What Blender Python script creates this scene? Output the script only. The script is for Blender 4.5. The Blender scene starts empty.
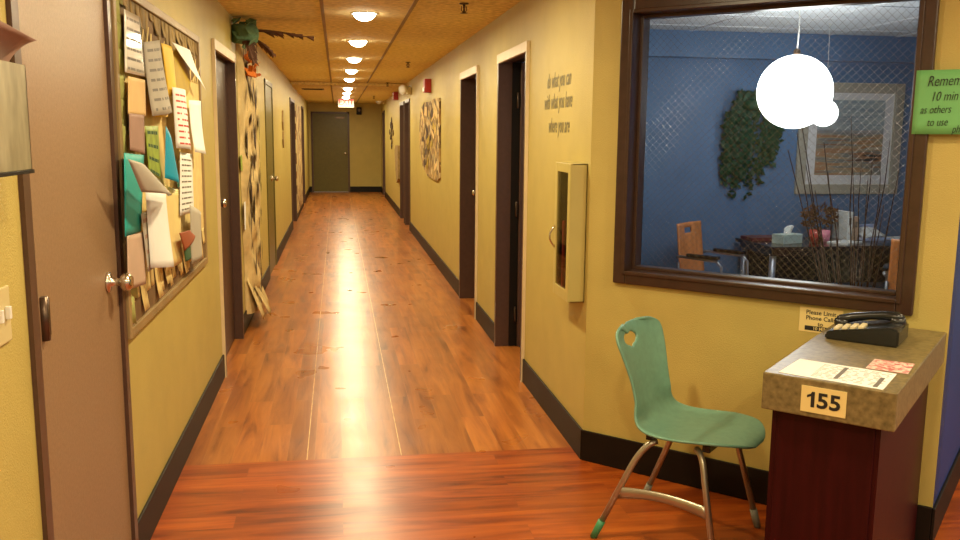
import bpy, bmesh, math, random
from mathutils import Vector, Matrix
random.seed(7)
SC = bpy.context.scene
COL = SC.collection
PI = math.pi
# ------------------------------------------------------------------ camera
EYE = Vector((0, 0, 1.6)); FOC = 879.3
PITCH, YAW, ROLL = math.radians(8.762), math.radians(9.199), math.radians(0.549)
FW = Vector((math.sin(YAW)*math.cos(PITCH), math.cos(YAW)*math.cos(PITCH), -math.sin(PITCH)))
R0 = Vector((math.cos(YAW), -math.sin(YAW), 0)); U0 = R0.cross(FW)
RT = R0*math.cos(ROLL) + U0*math.sin(ROLL); UP = -R0*math.sin(ROLL) + U0*math.cos(ROLL)
cd = bpy.data.cameras.new('camera'); cam = bpy.data.objects.new('camera', cd); COL.objects.link(cam)
cd.sensor_width = 36; cd.lens = FOC/960*36; cd.clip_start = .05
cam.matrix_world = Matrix(((RT.x, UP.x, -FW.x, EYE.x), (RT.y, UP.y, -FW.y, EYE.y), (RT.z, UP.z, -FW.z, EYE.z), (0, 0, 0, 1)))
SC.camera = cam
# ------------------------------------------------------------------ world, exposure
W = bpy.data.worlds.new('world'); SC.world = W; W.use_nodes = True
W.node_tree.nodes['Background'].inputs[0].default_value = (1, .86, .62, 1)
W.node_tree.nodes['Background'].inputs[1].default_value = .38
SC.view_settings.view_transform = 'Standard'; SC.view_settings.look = 'None'
SC.view_settings.gamma = 1; SC.view_settings.use_curve_mapping = False
SC.view_settings.exposure = 0.22
WARM = (1, .84, .50)
P_DOWN = 26.0      # corridor downlights
P_LOBBY_FILL = 26.0     # unseen lobby downlights, added as frontal fill
GLOBE = 12.0        # emission of the office globes
# ------------------------------------------------------------------ layout numbers
LX, RX, CH, FY = -.766, 1.185, 2.456, 24.5       # left wall, right wall, ceiling, far wall
QY, TH = 4.064, math.radians(44.02)
Q = Vector((RX, QY, 0)); TV = Vector((math.cos(TH), -math.sin(TH), 0)); NV = Vector((math.sin(TH), math.cos(TH), 0))
def ang(s, n, z): return Q + TV*s + NV*n + Vector((0, 0, z))      # along / behind the angled wall
def ray(x, y): return FW + RT*((x-480)/FOC) - UP*((y-270)/FOC)
def onX(x, y, X): d = ray(x, y); return EYE + d*(X/d.x)
def onY(x, y, Y): d = ray(x, y); return EYE + d*(Y/d.y)
def onZ(x, y, Z): d = ray(x, y); return EYE + d*((Z-1.6)/d.z)
# ------------------------------------------------------------------ materials
def newmat(name):
    m = bpy.data.materials.new(name); m.use_nodes = True
    nt = m.node_tree; return m, nt, nt.nodes['Principled BSDF']
def mat(name, col, rough=.6, metal=0, var=.12, scale=8, bump=0, bscale=60, stretch=None, col2=None, spec=None, coat=0):
    m, nt, b = newmat(name); N, L = nt.nodes, nt.links
    tc = N.new('ShaderNodeTexCoord'); mp = N.new('ShaderNodeMapping'); L.new(tc.outputs['Object'], mp.inputs[0])
    if stretch: mp.inputs['Scale'].default_value = stretch
    nz = N.new('ShaderNodeTexNoise'); nz.inputs['Scale'].default_value = scale; nz.inputs['Detail'].default_value = 5
    L.new(mp.outputs[0], nz.inputs['Vector'])
    rp = N.new('ShaderNodeValToRGB'); L.new(nz.outputs['Fac'], rp.inputs[0])
    c2 = col2 or tuple(c*(1-var) for c in col); c1 = col if col2 else tuple(min(1, c*(1+var)) for c in col)
    rp.color_ramp.elements[0].position = .3; rp.color_ramp.elements[1].position = .7
    rp.color_ramp.elements[0].color = (*c2, 1); rp.color_ramp.elements[1].color = (*c1, 1)
    L.new(rp.outputs[0], b.inputs['Base Color'])
    b.inputs['Roughness'].default_value = rough; b.inputs['Metallic'].default_value = metal
    if spec is not None: b.inputs['Specular IOR Level'].default_value = spec
    if coat: b.inputs['Coat Weight'].default_value = coat; b.inputs['Coat Roughness'].default_value = .1
    if bump:
        n2 = N.new('ShaderNodeTexNoise'); n2.inputs['Scale'].default_value = bscale; n2.inputs['Detail'].default_value = 4
        L.new(tc.outputs['Object'], n2.inputs['Vector'])
        bp = N.new('ShaderNodeBump'); bp.inputs['Strength'].default_value = bump; bp.inputs['Distance'].default_value = .01
        L.new(n2.outputs['Fac'], bp.inputs['Height']); L.new(bp.outputs[0], b.inputs['Normal'])
    return m
def emat(name, col, strength):
    m, nt, b = newmat(name)
    b.inputs['Base Color'].default_value = (.9, .9, .9, 1); b.inputs['Emission Color'].default_value = (*col, 1)
    b.inputs['Emission Strength'].default_value = strength; return m
def wood_floor(name, along_y):
    m, nt, b = newmat(name); N, L = nt.nodes, nt.links
    tc = N.new('ShaderNodeTexCoord'); mp = N.new('ShaderNodeMapping'); L.new(tc.outputs['Object'], mp.inputs[0])
    if along_y: mp.inputs['Rotation'].default_value = (0, 0, PI/2)
    br = N.new('ShaderNodeTexBrick'); L.new(mp.outputs[0], br.inputs['Vector'])
    br.inputs['Scale'].default_value = 1; br.inputs['Brick Width'].default_value = 1.2; br.inputs['Row Height'].default_value = .135
    br.inputs['Mortar Size'].default_value = .0009; br.inputs['Mortar Smooth'].default_value = .3; br.inputs['Bias'].default_value = 0
    br.inputs['Color1'].default_value = (0, 0, 0, 1); br.inputs['Color2'].default_value = (1, 1, 1, 1); br.inputs['Mortar'].default_value = (.5, .5, .5, 1)
    br.offset = .37
    # grain stretched along the plank, shifted per plank
    m2 = N.new('ShaderNodeMapping'); L.new(mp.outputs[0], m2.inputs[0]); m2.inputs['Scale'].default_value = (1.3, 13, 1)
    ad = N.new('ShaderNodeVectorMath'); ad.operation = 'ADD'; L.new(m2.outputs[0], ad.inputs[0])
    sc = N.new('ShaderNodeVectorMath'); sc.operation = 'SCALE'; sc.inputs['Scale'].default_value = 7; L.new(br.outputs['Color'], sc.inputs[0]); L.new(sc.outputs[0], ad.inputs[1])
    nz = N.new('ShaderNodeTexNoise'); nz.inputs['Scale'].default_value = 1.0; nz.inputs['Detail'].default_value = 6; nz.inputs['Roughness'].default_value = .62; nz.inputs['Distortion'].default_value = .6
    L.new(ad.outputs[0], nz.inputs['Vector'])
    rp = N.new('ShaderNodeValToRGB'); L.new(nz.outputs['Fac'], rp.inputs[0])
    e = rp.color_ramp.elements
    e[0].position = .28; e[0].color = (.155, .034, .006, 1) if along_y else (.115, .017, .003, 1); e[1].position = .72; e[1].color = (.56, .205, .038, 1) if along_y else (.52, .125, .014, 1)
    x = e.new(.42); x.color = (.34, .10, .016, 1) if along_y else (.28, .050, .006, 1); x = e.new(.56); x.color = (.46, .15, .025, 1) if along_y else (.42, .085, .009, 1)
    hs = N.new('ShaderNodeMix'); hs.data_type = 'RGBA'; hs.blend_type = 'MULTIPLY'; hs.inputs[0].default_value = .30
    L.new(rp.outputs[0], hs.inputs[6]); L.new(br.outputs['Color'], hs.inputs[7])
    mo = N.new('ShaderNodeMix'); mo.data_type = 'RGBA'; mo.inputs[7].default_value = (.62, .40, .20, 1) if along_y else (.12, .04, .012, 1)
    ml = N.new('ShaderNodeMath'); ml.operation = 'MULTIPLY'; ml.inputs[1].default_value = .22 if along_y else .3; L.new(br.outputs['Fac'], ml.inputs[0])
    L.new(ml.outputs[0], mo.inputs[0]); L.new(hs.outputs[2], mo.inputs[6]); L.new(mo.outputs[2], b.inputs['Base Color'])
    n3 = N.new('ShaderNodeTexNoise'); n3.inputs['Scale'].default_value = 3; L.new(tc.outputs['Object'], n3.inputs['Vector'])
    mr = N.new('ShaderNodeMapRange'); L.new(n3.outputs['Fac'], mr.inputs[0]); mr.inputs[3].default_value = .22; mr.inputs[4].default_value = .38
    L.new(mr.outputs[0], b.inputs['Roughness'])
    bp = N.new('ShaderNodeBump'); bp.inputs['Strength'].default_value = .12; bp.inputs['Distance'].default_value = .004
    L.new(nz.outputs['Fac'], bp.inputs['Height']); L.new(bp.outputs[0], b.inputs['Normal'])
    return m
def voronoi_mat(name, cols, scale, rough=.7, stretch=(1, 1, 1)):
    m, nt, b = newmat(name); N, L = nt.nodes, nt.links
    tc = N.new('ShaderNodeTexCoord'); mp = N.new('ShaderNodeMapping'); mp.inputs['Scale'].default_value = stretch
    L.new(tc.outputs['Object'], mp.inputs[0])
    v = N.new('ShaderNodeTexVoronoi'); v.inputs['Scale'].default_value = scale; L.new(mp.outputs[0], v.inputs['Vector'])
    sp = N.new('ShaderNodeSeparateColor'); L.new(v.outputs['Color'], sp.inputs[0])
    rp = N.new('ShaderNodeValToRGB'); rp.color_ramp.interpolation = 'CONSTANT'; L.new(sp.outputs[0], rp.inputs[0])
    e = rp.color_ramp.elements
    for i, c in enumerate(cols):
        x = e[0] if i == 0 else (e[1] if i == 1 else e.new(i/len(cols)))
        x.position = i/len(cols); x.color = (*c, 1)
    L.new(rp.outputs[0], b.inputs['Base Color']); b.inputs['Roughness'].default_value = rough; return m
M = {}
M['wall'] = mat('wall_paint', (.50, .395, .112), .5, var=.05, scale=5, bump=.25, bscale=220)
M['blue'] = mat('blue_paint', (.095, .19, .345), .6, var=.08, scale=4, bump=.1, bscale=200)
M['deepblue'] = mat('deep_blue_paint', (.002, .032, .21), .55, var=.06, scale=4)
M['ceil'] = mat('ceiling_tile', (.80, .63, .27), .9, var=.22, scale=22, bump=.5, bscale=150)
M['ceil_white'] = mat('office_ceiling_tile', (.62, .66, .68), .9, var=.06, scale=60, bump=.4, bscale=150)
M['grid'] = mat('ceiling_grid_metal', (.24, .15, .055), .5)
M['grid_white'] = mat('office_grid_metal', (.7, .72, .74), .4)
M['floor_y'] = wood_floor('plank_floor', True); M['floor_x'] = wood_floor('plank_floor_cross', False)
M['base'] = mat('baseboard_vinyl', (.008, .005, .003), .5, var=.2, scale=12, spec=.25)
M['brown'] = mat('brown_door_paint', (.045, .020, .013), .36, var=.12, scale=30, bump=.08, bscale=200)
M['frame'] = mat('brown_frame_paint', (.085, .042, .028), .36, var=.1, scale=30)
M['tan_door'] = mat('mauve_brown_door', (.27, .165, .09), .42, var=.12, scale=90, bump=.1, bscale=260)
M['olive'] = mat('olive_door_paint', (.125, .10, .014), .4, var=.1, scale=20)
M['steel'] = mat('satin_steel', (.70, .64, .54), .22, 1, var=.08)
M['bronze'] = mat('dark_bronze', (.12, .08, .055), .35, .8)
M['seam'] = mat('pale_seam_filler', (.70, .46, .20), .4, var=.35, scale=14)
M['headtrim_lit_edge'] = mat('cream_header_lit_edge', (.72, .58, .36), .4, var=.05)
M['winbrown'] = mat('window_frame_paint', (.048, .023, .014), .3, var=.15, scale=25, bump=.06)
M['chrome'] = mat('chair_chrome', (.46, .42, .32), .34, .8, var=.1)
M['teal'] = mat('teal_plastic', (.15, .31, .225), .42, var=.08, scale=40, bump=.08, bscale=320)
M['green_cap'] = mat('green_foot_plastic', (.06, .30, .13), .4)
M['grey_cap'] = mat('grey_foot_plastic', (.25, .26, .22), .5)
M['granite'] = mat('stone_laminate', (.25, .19, .08), .36, col2=(.12, .09, .036), scale=55, bump=.05)
M['mahogany'] = mat('mahogany_laminate', (.032, .0025, .0035), .42, spec=.2, var=.25, scale=6, stretch=(8, 8, .6))
M['paper'] = mat('white_paper', (.82, .83, .80), .7, var=.04)
M['paper_grey'] = mat('grey_paper', (.42, .38, .31), .7, var=.06)
M['gloss'] = mat('laminated_paper', (.78, .77, .70), .12, var=.04, coat=.6)
M['cream'] = mat('cream_card', (.80, .64, .26), .6, var=.05)
M['yellow'] = mat('yellow_paper', (.78, .50, .03), .6, var=.08)
M['mustard'] = mat('mustard_paper', (.42, .28, .02), .6, var=.1)
M['peach'] = mat('peach_paper', (.72, .48, .20), .7, var=.05)
M['mauve'] = mat('mauve_paper', (.34, .20, .15), .7, var=.06)
M['pinkish'] = mat('dusty_pink_paper', (.52, .36, .26), .7, var=.06)
M['tealp'] = mat('teal_paper', (.02, .38, .34), .6, var=.06)
M['bluep'] = mat('bright_blue_paper', (.0, .33, .52), .5, var=.08)
M['limep'] = mat('lime_paper', (.28, .38, .05), .5, var=.3, scale=20)
M['rust'] = mat('rust_paper', (.30, .07, .02), .7, var=.1)
M['dgreen'] = mat('dark_green_paper', (.03, .09, .035), .7)
M['greenleaf'] = mat('green_crepe', (.10, .19, .09), .7, var=.3, scale=20)
M['orangep'] = mat('orange_crepe', (.72, .20, .02), .7, var=.2)
M['brownleaf'] = mat('brown_crepe', (.105, .042, .018), .8, var=.3, scale=25)
M['fringe_brown'] = mat('olive_brown_paper', (.30, .20, .07), .8, var=.35, scale=14)
M['fringe_green'] = mat('pale_green_paper', (.40, .40, .12), .8, var=.2, scale=14)
M['fringe_yellow'] = mat('pale_yellow_paper', (.74, .56, .22), .8, var=.1, scale=14)
M['boardback'] = mat('board_backing', (.20, .115, .045), .8, var=.15, scale=9)
M['boardframe'] = mat('board_frame_wood', (.30, .20, .085), .45, var=.15, scale=6, stretch=(6, 1, 1))
M['kraft'] = mat('crumpled_cream_paper', (.62, .46, .20), .8, var=.2, scale=9, bump=.6, bscale=30)
M['barkmark'] = mat('dark_bark_paper', (.07, .035, .015), .8, var=.3)
M['green_note'] = mat('green_note_paper', (.16, .46, .16), .6, var=.03)
M['ink'] = mat('black_ink', (.012, .012, .012), .6, var=0)
M['redink'] = mat('red_ink', (.55, .04, .03), .6, var=0)
M['greyink'] = mat('grey_print', (.16, .14, .12), .6, var=0)
M['script'] = mat('wall_script_vinyl', (.21, .18, .08), .5, var=0)
M['blackp'] = mat('black_plastic', (.012, .013, .013), .25, var=.2)
M['key'] = mat('cream_key_plastic', (.72, .62, .38), .4)
M['cabinet'] = mat('cream_metal_cabinet', (.50, .41, .13), .35, var=.04)
M['almond'] = mat('almond_plastic', (.62, .52, .26), .35, var=.03)
M['white'] = mat('white_plastic', (.78, .76, .70), .35, var=.03)
M['red'] = mat('red_enamel', (.42, .025, .015), .35, var=.08)
M['pinkcard'] = voronoi_mat('pink_print_card', [(.62, .30, .26), (.75, .6, .5), (.5, .14, .13), (.7, .42, .36)], 90)
M['collage'] = voronoi_mat('collage_paper', [(.42, .26, .08), (.10, .055, .02), (.62, .48, .24), (.26, .14, .045), (.5, .33, .11), (.20, .13, .045)], 15)
M['mural'] = voronoi_mat('mural_paper', [(.6, .45, .2), (.16, .07, .025), (.55, .38, .14), (.3, .14, .05), (.62, .5, .26)], 7, stretch=(1, 1.3, .9))
M['orangewood'] = mat('orange_plywood', (.66, .25, .08), .26, var=.18, scale=4, stretch=(6, 6, .7), coat=.3)
M['table'] = mat('dark_table_laminate', (.016, .008, .010), .2, var=.2, scale=6, stretch=(1, 6, 6))
M['greymetal'] = mat('grey_leg_metal', (.34, .36, .40), .35, .7)
M['ivy'] = mat('dark_ivy', (.006, .045, .014), .6, var=.5, scale=30)
M['twig'] = mat('twig_bark', (.045, .018, .012), .6, var=.2)
M['vase'] = mat('clay_vase', (.12, .06, .04), .4)
M['dried'] = mat('dried_flower', (.12, .055, .025), .9, var=.6, scale=30)
M['artframe'] = mat('champagne_frame', (.40, .37, .29), .4, var=.06)
M['mat_board'] = mat('picture_mat_board', (.72, .70, .68), .8, var=.02)
M['greenpad'] = mat('teal_tissue_box', (.45, .58, .52), .5, var=.15)
M['redcup'] = mat('red_cup', (.55, .06, .04), .4); M['pinkcup'] = mat('pink_cup', (.78, .26, .36), .4)
M['maroon'] = mat('maroon_folder', (.10, .01, .02), .5)
M['bluepaper'] = mat('pale_blue_paper', (.42, .52, .78), .6)
M['lens'] = emat('downlight_lens', (1, .90, .70), 30)
M['globe'] = emat('globe_glow', (1, .97, .92), GLOBE)
M['exit'] = emat('exit_panel', (1, .66, .48), .22); M['exit'].node_tree.nodes['Principled BSDF'].inputs['Base Color'].default_value = (.45, .36, .30, 1)
M['exitred'] = emat('exit_letter', (1, .05, .02), .5); M['exitred'].node_tree.nodes['Principled BSDF'].inputs['Base Color'].default_value = (.5, .02, .015, 1)
M['wire'] = mat('glass_wire', (.45, .46, .5), .18, 1, var=0)
m, nt, b = newmat('clear_glass'); N, L = nt.nodes, nt.links
g = N.new('ShaderNodeBsdfGlossy'); g.inputs['Roughness'].default_value = .02
t_ = N.new('ShaderNodeBsdfTransparent'); t_.inputs[0].default_value = (.93, .96, .97, 1); fr = N.new('ShaderNodeFresnel'); fr.inputs[0].default_value = 1.2
mx = N.new('ShaderNodeMixShader'); L.new(fr.outputs[0], mx.inputs[0]); L.new(t_.outputs[0], mx.inputs[1]); L.new(g.outputs[0], mx.inputs[2])
L.new(mx.outputs[0], N['Material Output'].inputs[0]); M['glass'] = m
# striped abstract print
m, nt, b = newmat('striped_print'); N, L = nt.nodes, nt.links
tc = N.new('ShaderNodeTexCoord'); mp = N.new('ShaderNodeMapping'); mp.inputs['Scale'].default_value = (.9, 1, 13); L.new(tc.outputs['Object'], mp.inputs[0])
nz = N.new('ShaderNodeTexNoise'); nz.inputs['Scale'].default_value = 1.7; nz.inputs['Detail'].default_value = 3; L.new(mp.outputs[0], nz.inputs['Vector'])
rp = N.new('ShaderNodeValToRGB'); L.new(nz.outputs['Fac'], rp.inputs[0]); e = rp.color_ramp.elements
e[0].position = .34; e[0].color = (.03, .035, .04, 1); e[1].position = .70; e[1].color = (.52, .42, .28, 1)
for p_, c in ((.38, (.36, .16, .07)), (.46, (.20, .22, .20)), (.53, (.40, .30, .18)), (.6, (.42, .19, .08)), (.67, (.30, .33, .27))): x = e.new(p_); x.color = (*c, 1)
sx = N.new('ShaderNodeSeparateXYZ'); L.new(tc.outputs['Object'], sx.inputs[0])
mr = N.new('ShaderNodeMapRange'); mr.inputs[1].default_value = .50; mr.inputs[2].default_value = .56; L.new(sx.outputs['Z'], mr.inputs[0])
n2 = N.new('ShaderNodeTexNoise'); n2.inputs['Scale'].default_value = 3; L.new(mp.outputs[0], n2.inputs['Vector'])
r2 = N.new('ShaderNodeValToRGB'); L.new(n2.outputs['Fac'], r2.inputs[0]); r2.color_ramp.elements[0].position = .35; r2.color_ramp.elements[1].position = .65
r2.color_ramp.elements[0].color = (.26, .33, .36, 1); r2.color_ramp.elements[1].color = (.42, .47, .46, 1)
mi = N.new('ShaderNodeMix'); mi.data_type = 'RGBA'; L.new(mr.outputs[0], mi.inputs[0]); L.new(rp.outputs[0], mi.inputs[6]); L.new(r2.outputs[0], mi.inputs[7])
L.new(mi.outputs[2], b.inputs['Base Color']); b.inputs['Roughness'].default_value = .5; M['print'] = m

# ------------------------------------------------------------------ object helpers
PM = {}          # object name -> world matrix of its space
def tag(o, label=None, cat=None, group=None, kind=None):
    if label: o['label'] = label
    if cat: o['category'] = cat
    if group: o['group'] = group
    if kind: o['kind'] = kind
    return o
def empty(name, loc=(0, 0, 0), rz=0, label=None, cat=None, group=None, kind=None):
    o = bpy.data.objects.new(name, None); COL.objects.link(o); o.empty_display_size = .1
    o.location = loc; o.rotation_euler = (0, 0, rz); PM[o.name] = Matrix.Translation(Vector(loc)) @ Matrix.Rotation(rz, 4, 'Z')
    return tag(o, label, cat, group, kind)
class MB:
    """collects shapes in world space (or in local space through the matrix mx) and links them as one mesh"""
    def __init__(self, mx=None): self.bm = bmesh.new(); self.mx = mx or Matrix.Identity(4)
    def v(self, p): return self.bm.verts.new(self.mx @ Vector(p))
    def face(self, pts, mi=0):
        f = self.bm.faces.new([self.v(p) for p in pts]); f.material_index = mi; return f
    def box(self, lo, hi, bevel=0):
        x0, y0, z0 = lo; x1, y1, z1 = hi
        vs = [self.v(p) for p in ((x0, y0, z0), (x1, y0, z0), (x1, y1, z0), (x0, y1, z0), (x0, y0, z1), (x1, y0, z1), (x1, y1, z1), (x0, y1, z1))]
        fs = [self.bm.faces.new([vs[i] for i in q]) for q in ((0, 3, 2, 1), (4, 5, 6, 7), (0, 1, 5, 4), (1, 2, 6, 5), (2, 3, 7, 6), (3, 0, 4, 7))]
        if bevel: bmesh.ops.bevel(self.bm, geom=list({e for f in fs for e in f.edges}), offset=bevel, segments=2, affect='EDGES', profile=.5)
        return self
    def tube(self, pts, r, seg=10, cap=True):
        pts = [self.mx @ Vector(p) for p in pts]; rs = r if isinstance(r, (list, tuple)) else [r]*len(pts); prev = None; ref = None; first = None
        for i, p in enumerate(pts):
            d = (pts[min(i+1, len(pts)-1)] - pts[max(i-1, 0)]).normalized()
            if ref is None: ref = d.orthogonal().normalized()
            ref = (ref - d*ref.dot(d)).normalized(); bi = d.cross(ref)
            ring = [self.bm.verts.new(p + (ref*math.cos(2*PI*k/seg) + bi*math.sin(2*PI*k/seg))*rs[i]) for k in range(seg)]
            if prev:
                for k in range(seg): f = self.bm.faces.new((prev[k], prev[(k+1) % seg], ring[(k+1) % seg], ring[k])); f.smooth = True
            else: first = ring
            prev = ring
        if cap: self.bm.faces.new(first[::-1]); self.bm.faces.new(prev)
        return self
    def lathe(self, prof, c=(0, 0, 0), axis='z', seg=20):
        """prof: (radius, height) pairs around an axis through c"""
        c = Vector(c); prev = None
        for r, h in prof:
            ring = []
            for k in range(seg):
                a = 2*PI*k/seg; x, y = r*math.cos(a), r*math.sin(a)
                p = {'z': (x, y, h), 'x': (h, x, y), 'y': (y, h, x)}[axis]; ring.append(self.v(c + Vector(p)))
            if prev:
                for k in range(seg): f = self.bm.faces.new((prev[k], prev[(k+1) % seg], ring[(k+1) % seg], ring[k])); f.smooth = True
            else: self.bm.faces.new(ring[::-1])
            prev = ring
        self.bm.faces.new(prev); return self
    def prism(self, pts, d):
        """polygon extruded along the vector d"""
        d = Vector(d); a = [self.v(p) for p in pts]; b2 = [self.v(Vector(p) + d) for p in pts]; n = len(pts)
        self.bm.faces.new(a); self.bm.faces.new(b2[::-1])
        for i in range(n): self.bm.faces.new((a[i], b2[i], b2[(i+1) % n], a[(i+1) % n]))
        return self
    def grid(self, fn, nu, nv, smooth=True):
        vs = [[self.v(fn(i/nu, j/nv)) for j in range(nv+1)] for i in range(nu+1)]
        for i in range(nu):
            for j in range(nv): f = self.bm.faces.new((vs[i][j], vs[i+1][j], vs[i+1][j+1], vs[i][j+1])); f.smooth = smooth
        return vs
    def build(self, name, material, parent=None, recalc=True, **kw):
        bm = self.bm
        if recalc: bmesh.ops.recalc_face_normals(bm, faces=bm.faces)
        me = bpy.data.meshes.new(name)
        if parent is not None: bm.transform(PM[parent.name].inverted())
        elif 'at' in kw: bm.transform(Matrix.Translation(-Vector(kw['at'])))
        bm.to_mesh(me); bm.free()
        for mm in (material if isinstance(material, (list, tuple)) else [material]): me.materials.append(mm)
        o = bpy.data.objects.new(name, me); COL.objects.link(o)
        if parent is not None: o.parent = parent; PM[o.name] = PM[parent.name]
        else: o.location = kw.get('at', (0, 0, 0)); PM[o.name] = Matrix.Translation(Vector(kw.get('at', (0, 0, 0))))
        return o
def struct(o): o['kind'] = 'structure'; return o
def copy_tree(o, parent=None):
    c = o.copy(); COL.objects.link(c); c.parent = parent; PM[c.name] = PM[o.name]
    for ch in [x for x in bpy.data.objects if x.parent == o and x is not c]: copy_tree(ch, c)
    return c
def frame_mx(o, xa, ya, za=None):
    xa, ya = Vector(xa).normalized(), Vector(ya).normalized(); za = Vector(za).normalized() if za else xa.cross(ya); o = Vector(o)
    return Matrix(((xa.x, ya.x, za.x, o.x), (xa.y, ya.y, za.y, o.y), (xa.z, ya.z, za.z, o.z), (0, 0, 0, 1)))
def lettering(name, lines, mx, size, material, parent, bold=0, shear=0, lead=1.1, align='CENTER', width=1, depth=.0004):
    """lines of text as one flat mesh; mx maps text x, y to the surface"""
    bm = bmesh.new()
    for i, tx in enumerate(lines):
        cu = bpy.data.curves.new('t', 'FONT'); cu.body = tx; cu.size = size; cu.offset = bold*size; cu.shear = shear; cu.align_x = align; cu.extrude = depth; cu.resolution_u = 3
        ob = bpy.data.objects.new('t', cu); COL.objects.link(ob)
        dg = bpy.context.evaluated_depsgraph_get(); me = bpy.data.meshes.new_from_object(ob.evaluated_get(dg))
        me.transform(Matrix.Translation((0, -i*size*lead, 0)) @ Matrix.Diagonal((width, 1, 1, 1))); bm.from_mesh(me)
        bpy.data.objects.remove(ob); bpy.data.curves.remove(cu); bpy.data.meshes.remove(me)
    bm.transform(mx); q = MB(); q.bm.free(); q.bm = bm
    return q.build(name, material, parent, recalc=False)

# ================================================================== the shell
def wall(name, O, D, T, length, openings, mats, z1=CH, thick=.15):
    """wall from O along D, front face at O, thickness towards T; openings (s0, s1, z0, z1)"""
    O, D, T = Vector(O), Vector(D).normalized(), Vector(T).normalized()
    q = MB(frame_mx(O, D, T, (0, 0, 1))); cuts = sorted({0, length} | {x for o in openings for x in o[:2]})
    for a, b_ in zip(cuts, cuts[1:]):
        hit = [o for o in openings if o[0] <= a + 1e-6 and o[1] >= b_ - 1e-6]; zs = 0
        for o in hit:
            if o[2] > zs: q.box((a, 0, zs), (b_, thick, o[2]))
            zs = o[3]
        if zs < z1: q.box((a, 0, zs), (b_, thick, z1))
    bmesh.ops.recalc_face_normals(q.bm, faces=q.bm.faces)
    for f in q.bm.faces:
        if (f.calc_center_median()-O).dot(T) > thick-1e-4: f.material_index = 1
    return struct(q.build(name, mats, recalc=False))
def slab(name, pts, z0, z1, material):
    return struct(MB().prism([(x, y, z0) for x, y in pts], (0, 0, z1-z0)).build(name, material))
# floor: planks run down the corridor, and across it in the lobby
q = MB(); xa, xb, ya, yb, ym = -1.1, 7.5, -2.2, 25, 4.24
q.box((xa, ya, -.1), (xb, ym, 0)); q.box((xa, ym, -.1), (xb, yb, 0))
for f in q.bm.faces: f.material_index = 0 if f.calc_center_median().y > ym else 1
struct(q.build('floor', [M['floor_y'], M['floor_x']]))
for i, sx in enumerate((-.172, .295)): struct(MB().box((sx-.0022, ym, -.01), (sx+.0022, FY, .0004)).build('trim_%d' % (i+2), M['seam']))
slab('ceiling', [(-1.1, -2.2), (7.5, -2.2), (7.5, 25), (-1.1, 25)], CH, CH+.1, M['ceil'])
OFF = [ang(-.02, .15, 0), ang(1.5, .15, 0), ang(1.56, .15, 0) + NV*5.6, Vector((RX+.15, 7.09, 0))]
E0 = ang(1.565, 0, 0); EN = E0 + NV*6.0
pr = [(RX+.15, 4.12), tuple(ang(1.44, .15, 0).xy), tuple((ang(1.44, 0, 0)+NV*((7.09-ang(1.44, 0, 0).y)/NV.y)).xy), (RX+.15, 7.09)]
slab('ceiling_office', pr, CH-.006, CH-.0005, M['ceil_white'])
RD = [(5.47, 6.50), (7.46, 8.50), (14.62, 15.62), (15.86, 16.86), (22.4, 23.4)]
LD = [(2.29, 3.25), (5.82, 6.98), (9.84, 10.95), (14.95, 16.4), (19.7, 20.7)]
FD = 2.17
wall('wall_right', (RX, QY, 0), (0, 1, 0), (1, 0, 0), FY-QY+.05, [(a-QY, b_-QY, 0, FD) for a, b_ in RD], [M['wall'], M['blue']])
wall('wall_left', (LX, -2.2, 0), (0, 1, 0), (-1, 0, 0), FY+2.3, [(a+2.2, b_+2.2, 0, FD) for a, b_ in LD], [M['wall'], M['wall']])
FDX = (-.70, .33)
wall('wall_far', (LX, FY, 0), (1, 0, 0), (0, 1, 0), RX-LX, [(FDX[0]-LX, FDX[1]-LX, 0, FD)], [M['wall'], M['wall']])
WIN = (.147, 1.437, .915, 2.205)
wall('wall_angled', Q, TV, NV, 1.565, [(WIN[0]+.03, WIN[1]-.03, WIN[2]+.03, WIN[3]-.03)], [M['wall'], M['blue']])
wall('wall_blue', ang(1.565, .003, 0), NV, -TV, 6.2, [], [M['deepblue'], M['blue']], thick=.13)
wall('wall_office', (RX+.15, 7.09, 0), (1, 0, 0), (0, 1, 0), 5.2, [], [M['blue'], M['wall']])
struct(MB().box((RX+.15, 6.97, 2.24), (6.2, 7.09, CH-.006)).build('trim_1', M['blue']))          # shallow bulkhead over the office wall
# ceiling grids
q = MB()
for x in [-.09+.61*i for i in range(13) if i != 2]: q.box((x-.012, -2.2, CH-.005), (x+.012, 25, CH+.001))
for x in (-.09, .52): q.box((x-.012, 15.5, CH-.054), (x+.012, FY, CH-.049))
struct(q.build('ceiling_grid', M['grid']))
q = MB()
for i in range(8): q.box((1.62+.61*i-.012, 3.2, CH-.012), (1.62+.61*i+.012, 6.97, CH-.006))
for i in range(7): q.box((1.34, 3.6+.61*i-.012, CH-.0115), (5.6, 3.6+.61*i+.012, CH-.006))
struct(q.build('ceiling_grid_office', M['grid_white']))
struct(MB().box((LX, 15.5, CH-.05), (RX, FY, CH-.006)).build('ceiling_lowered', M['ceil']))
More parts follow.
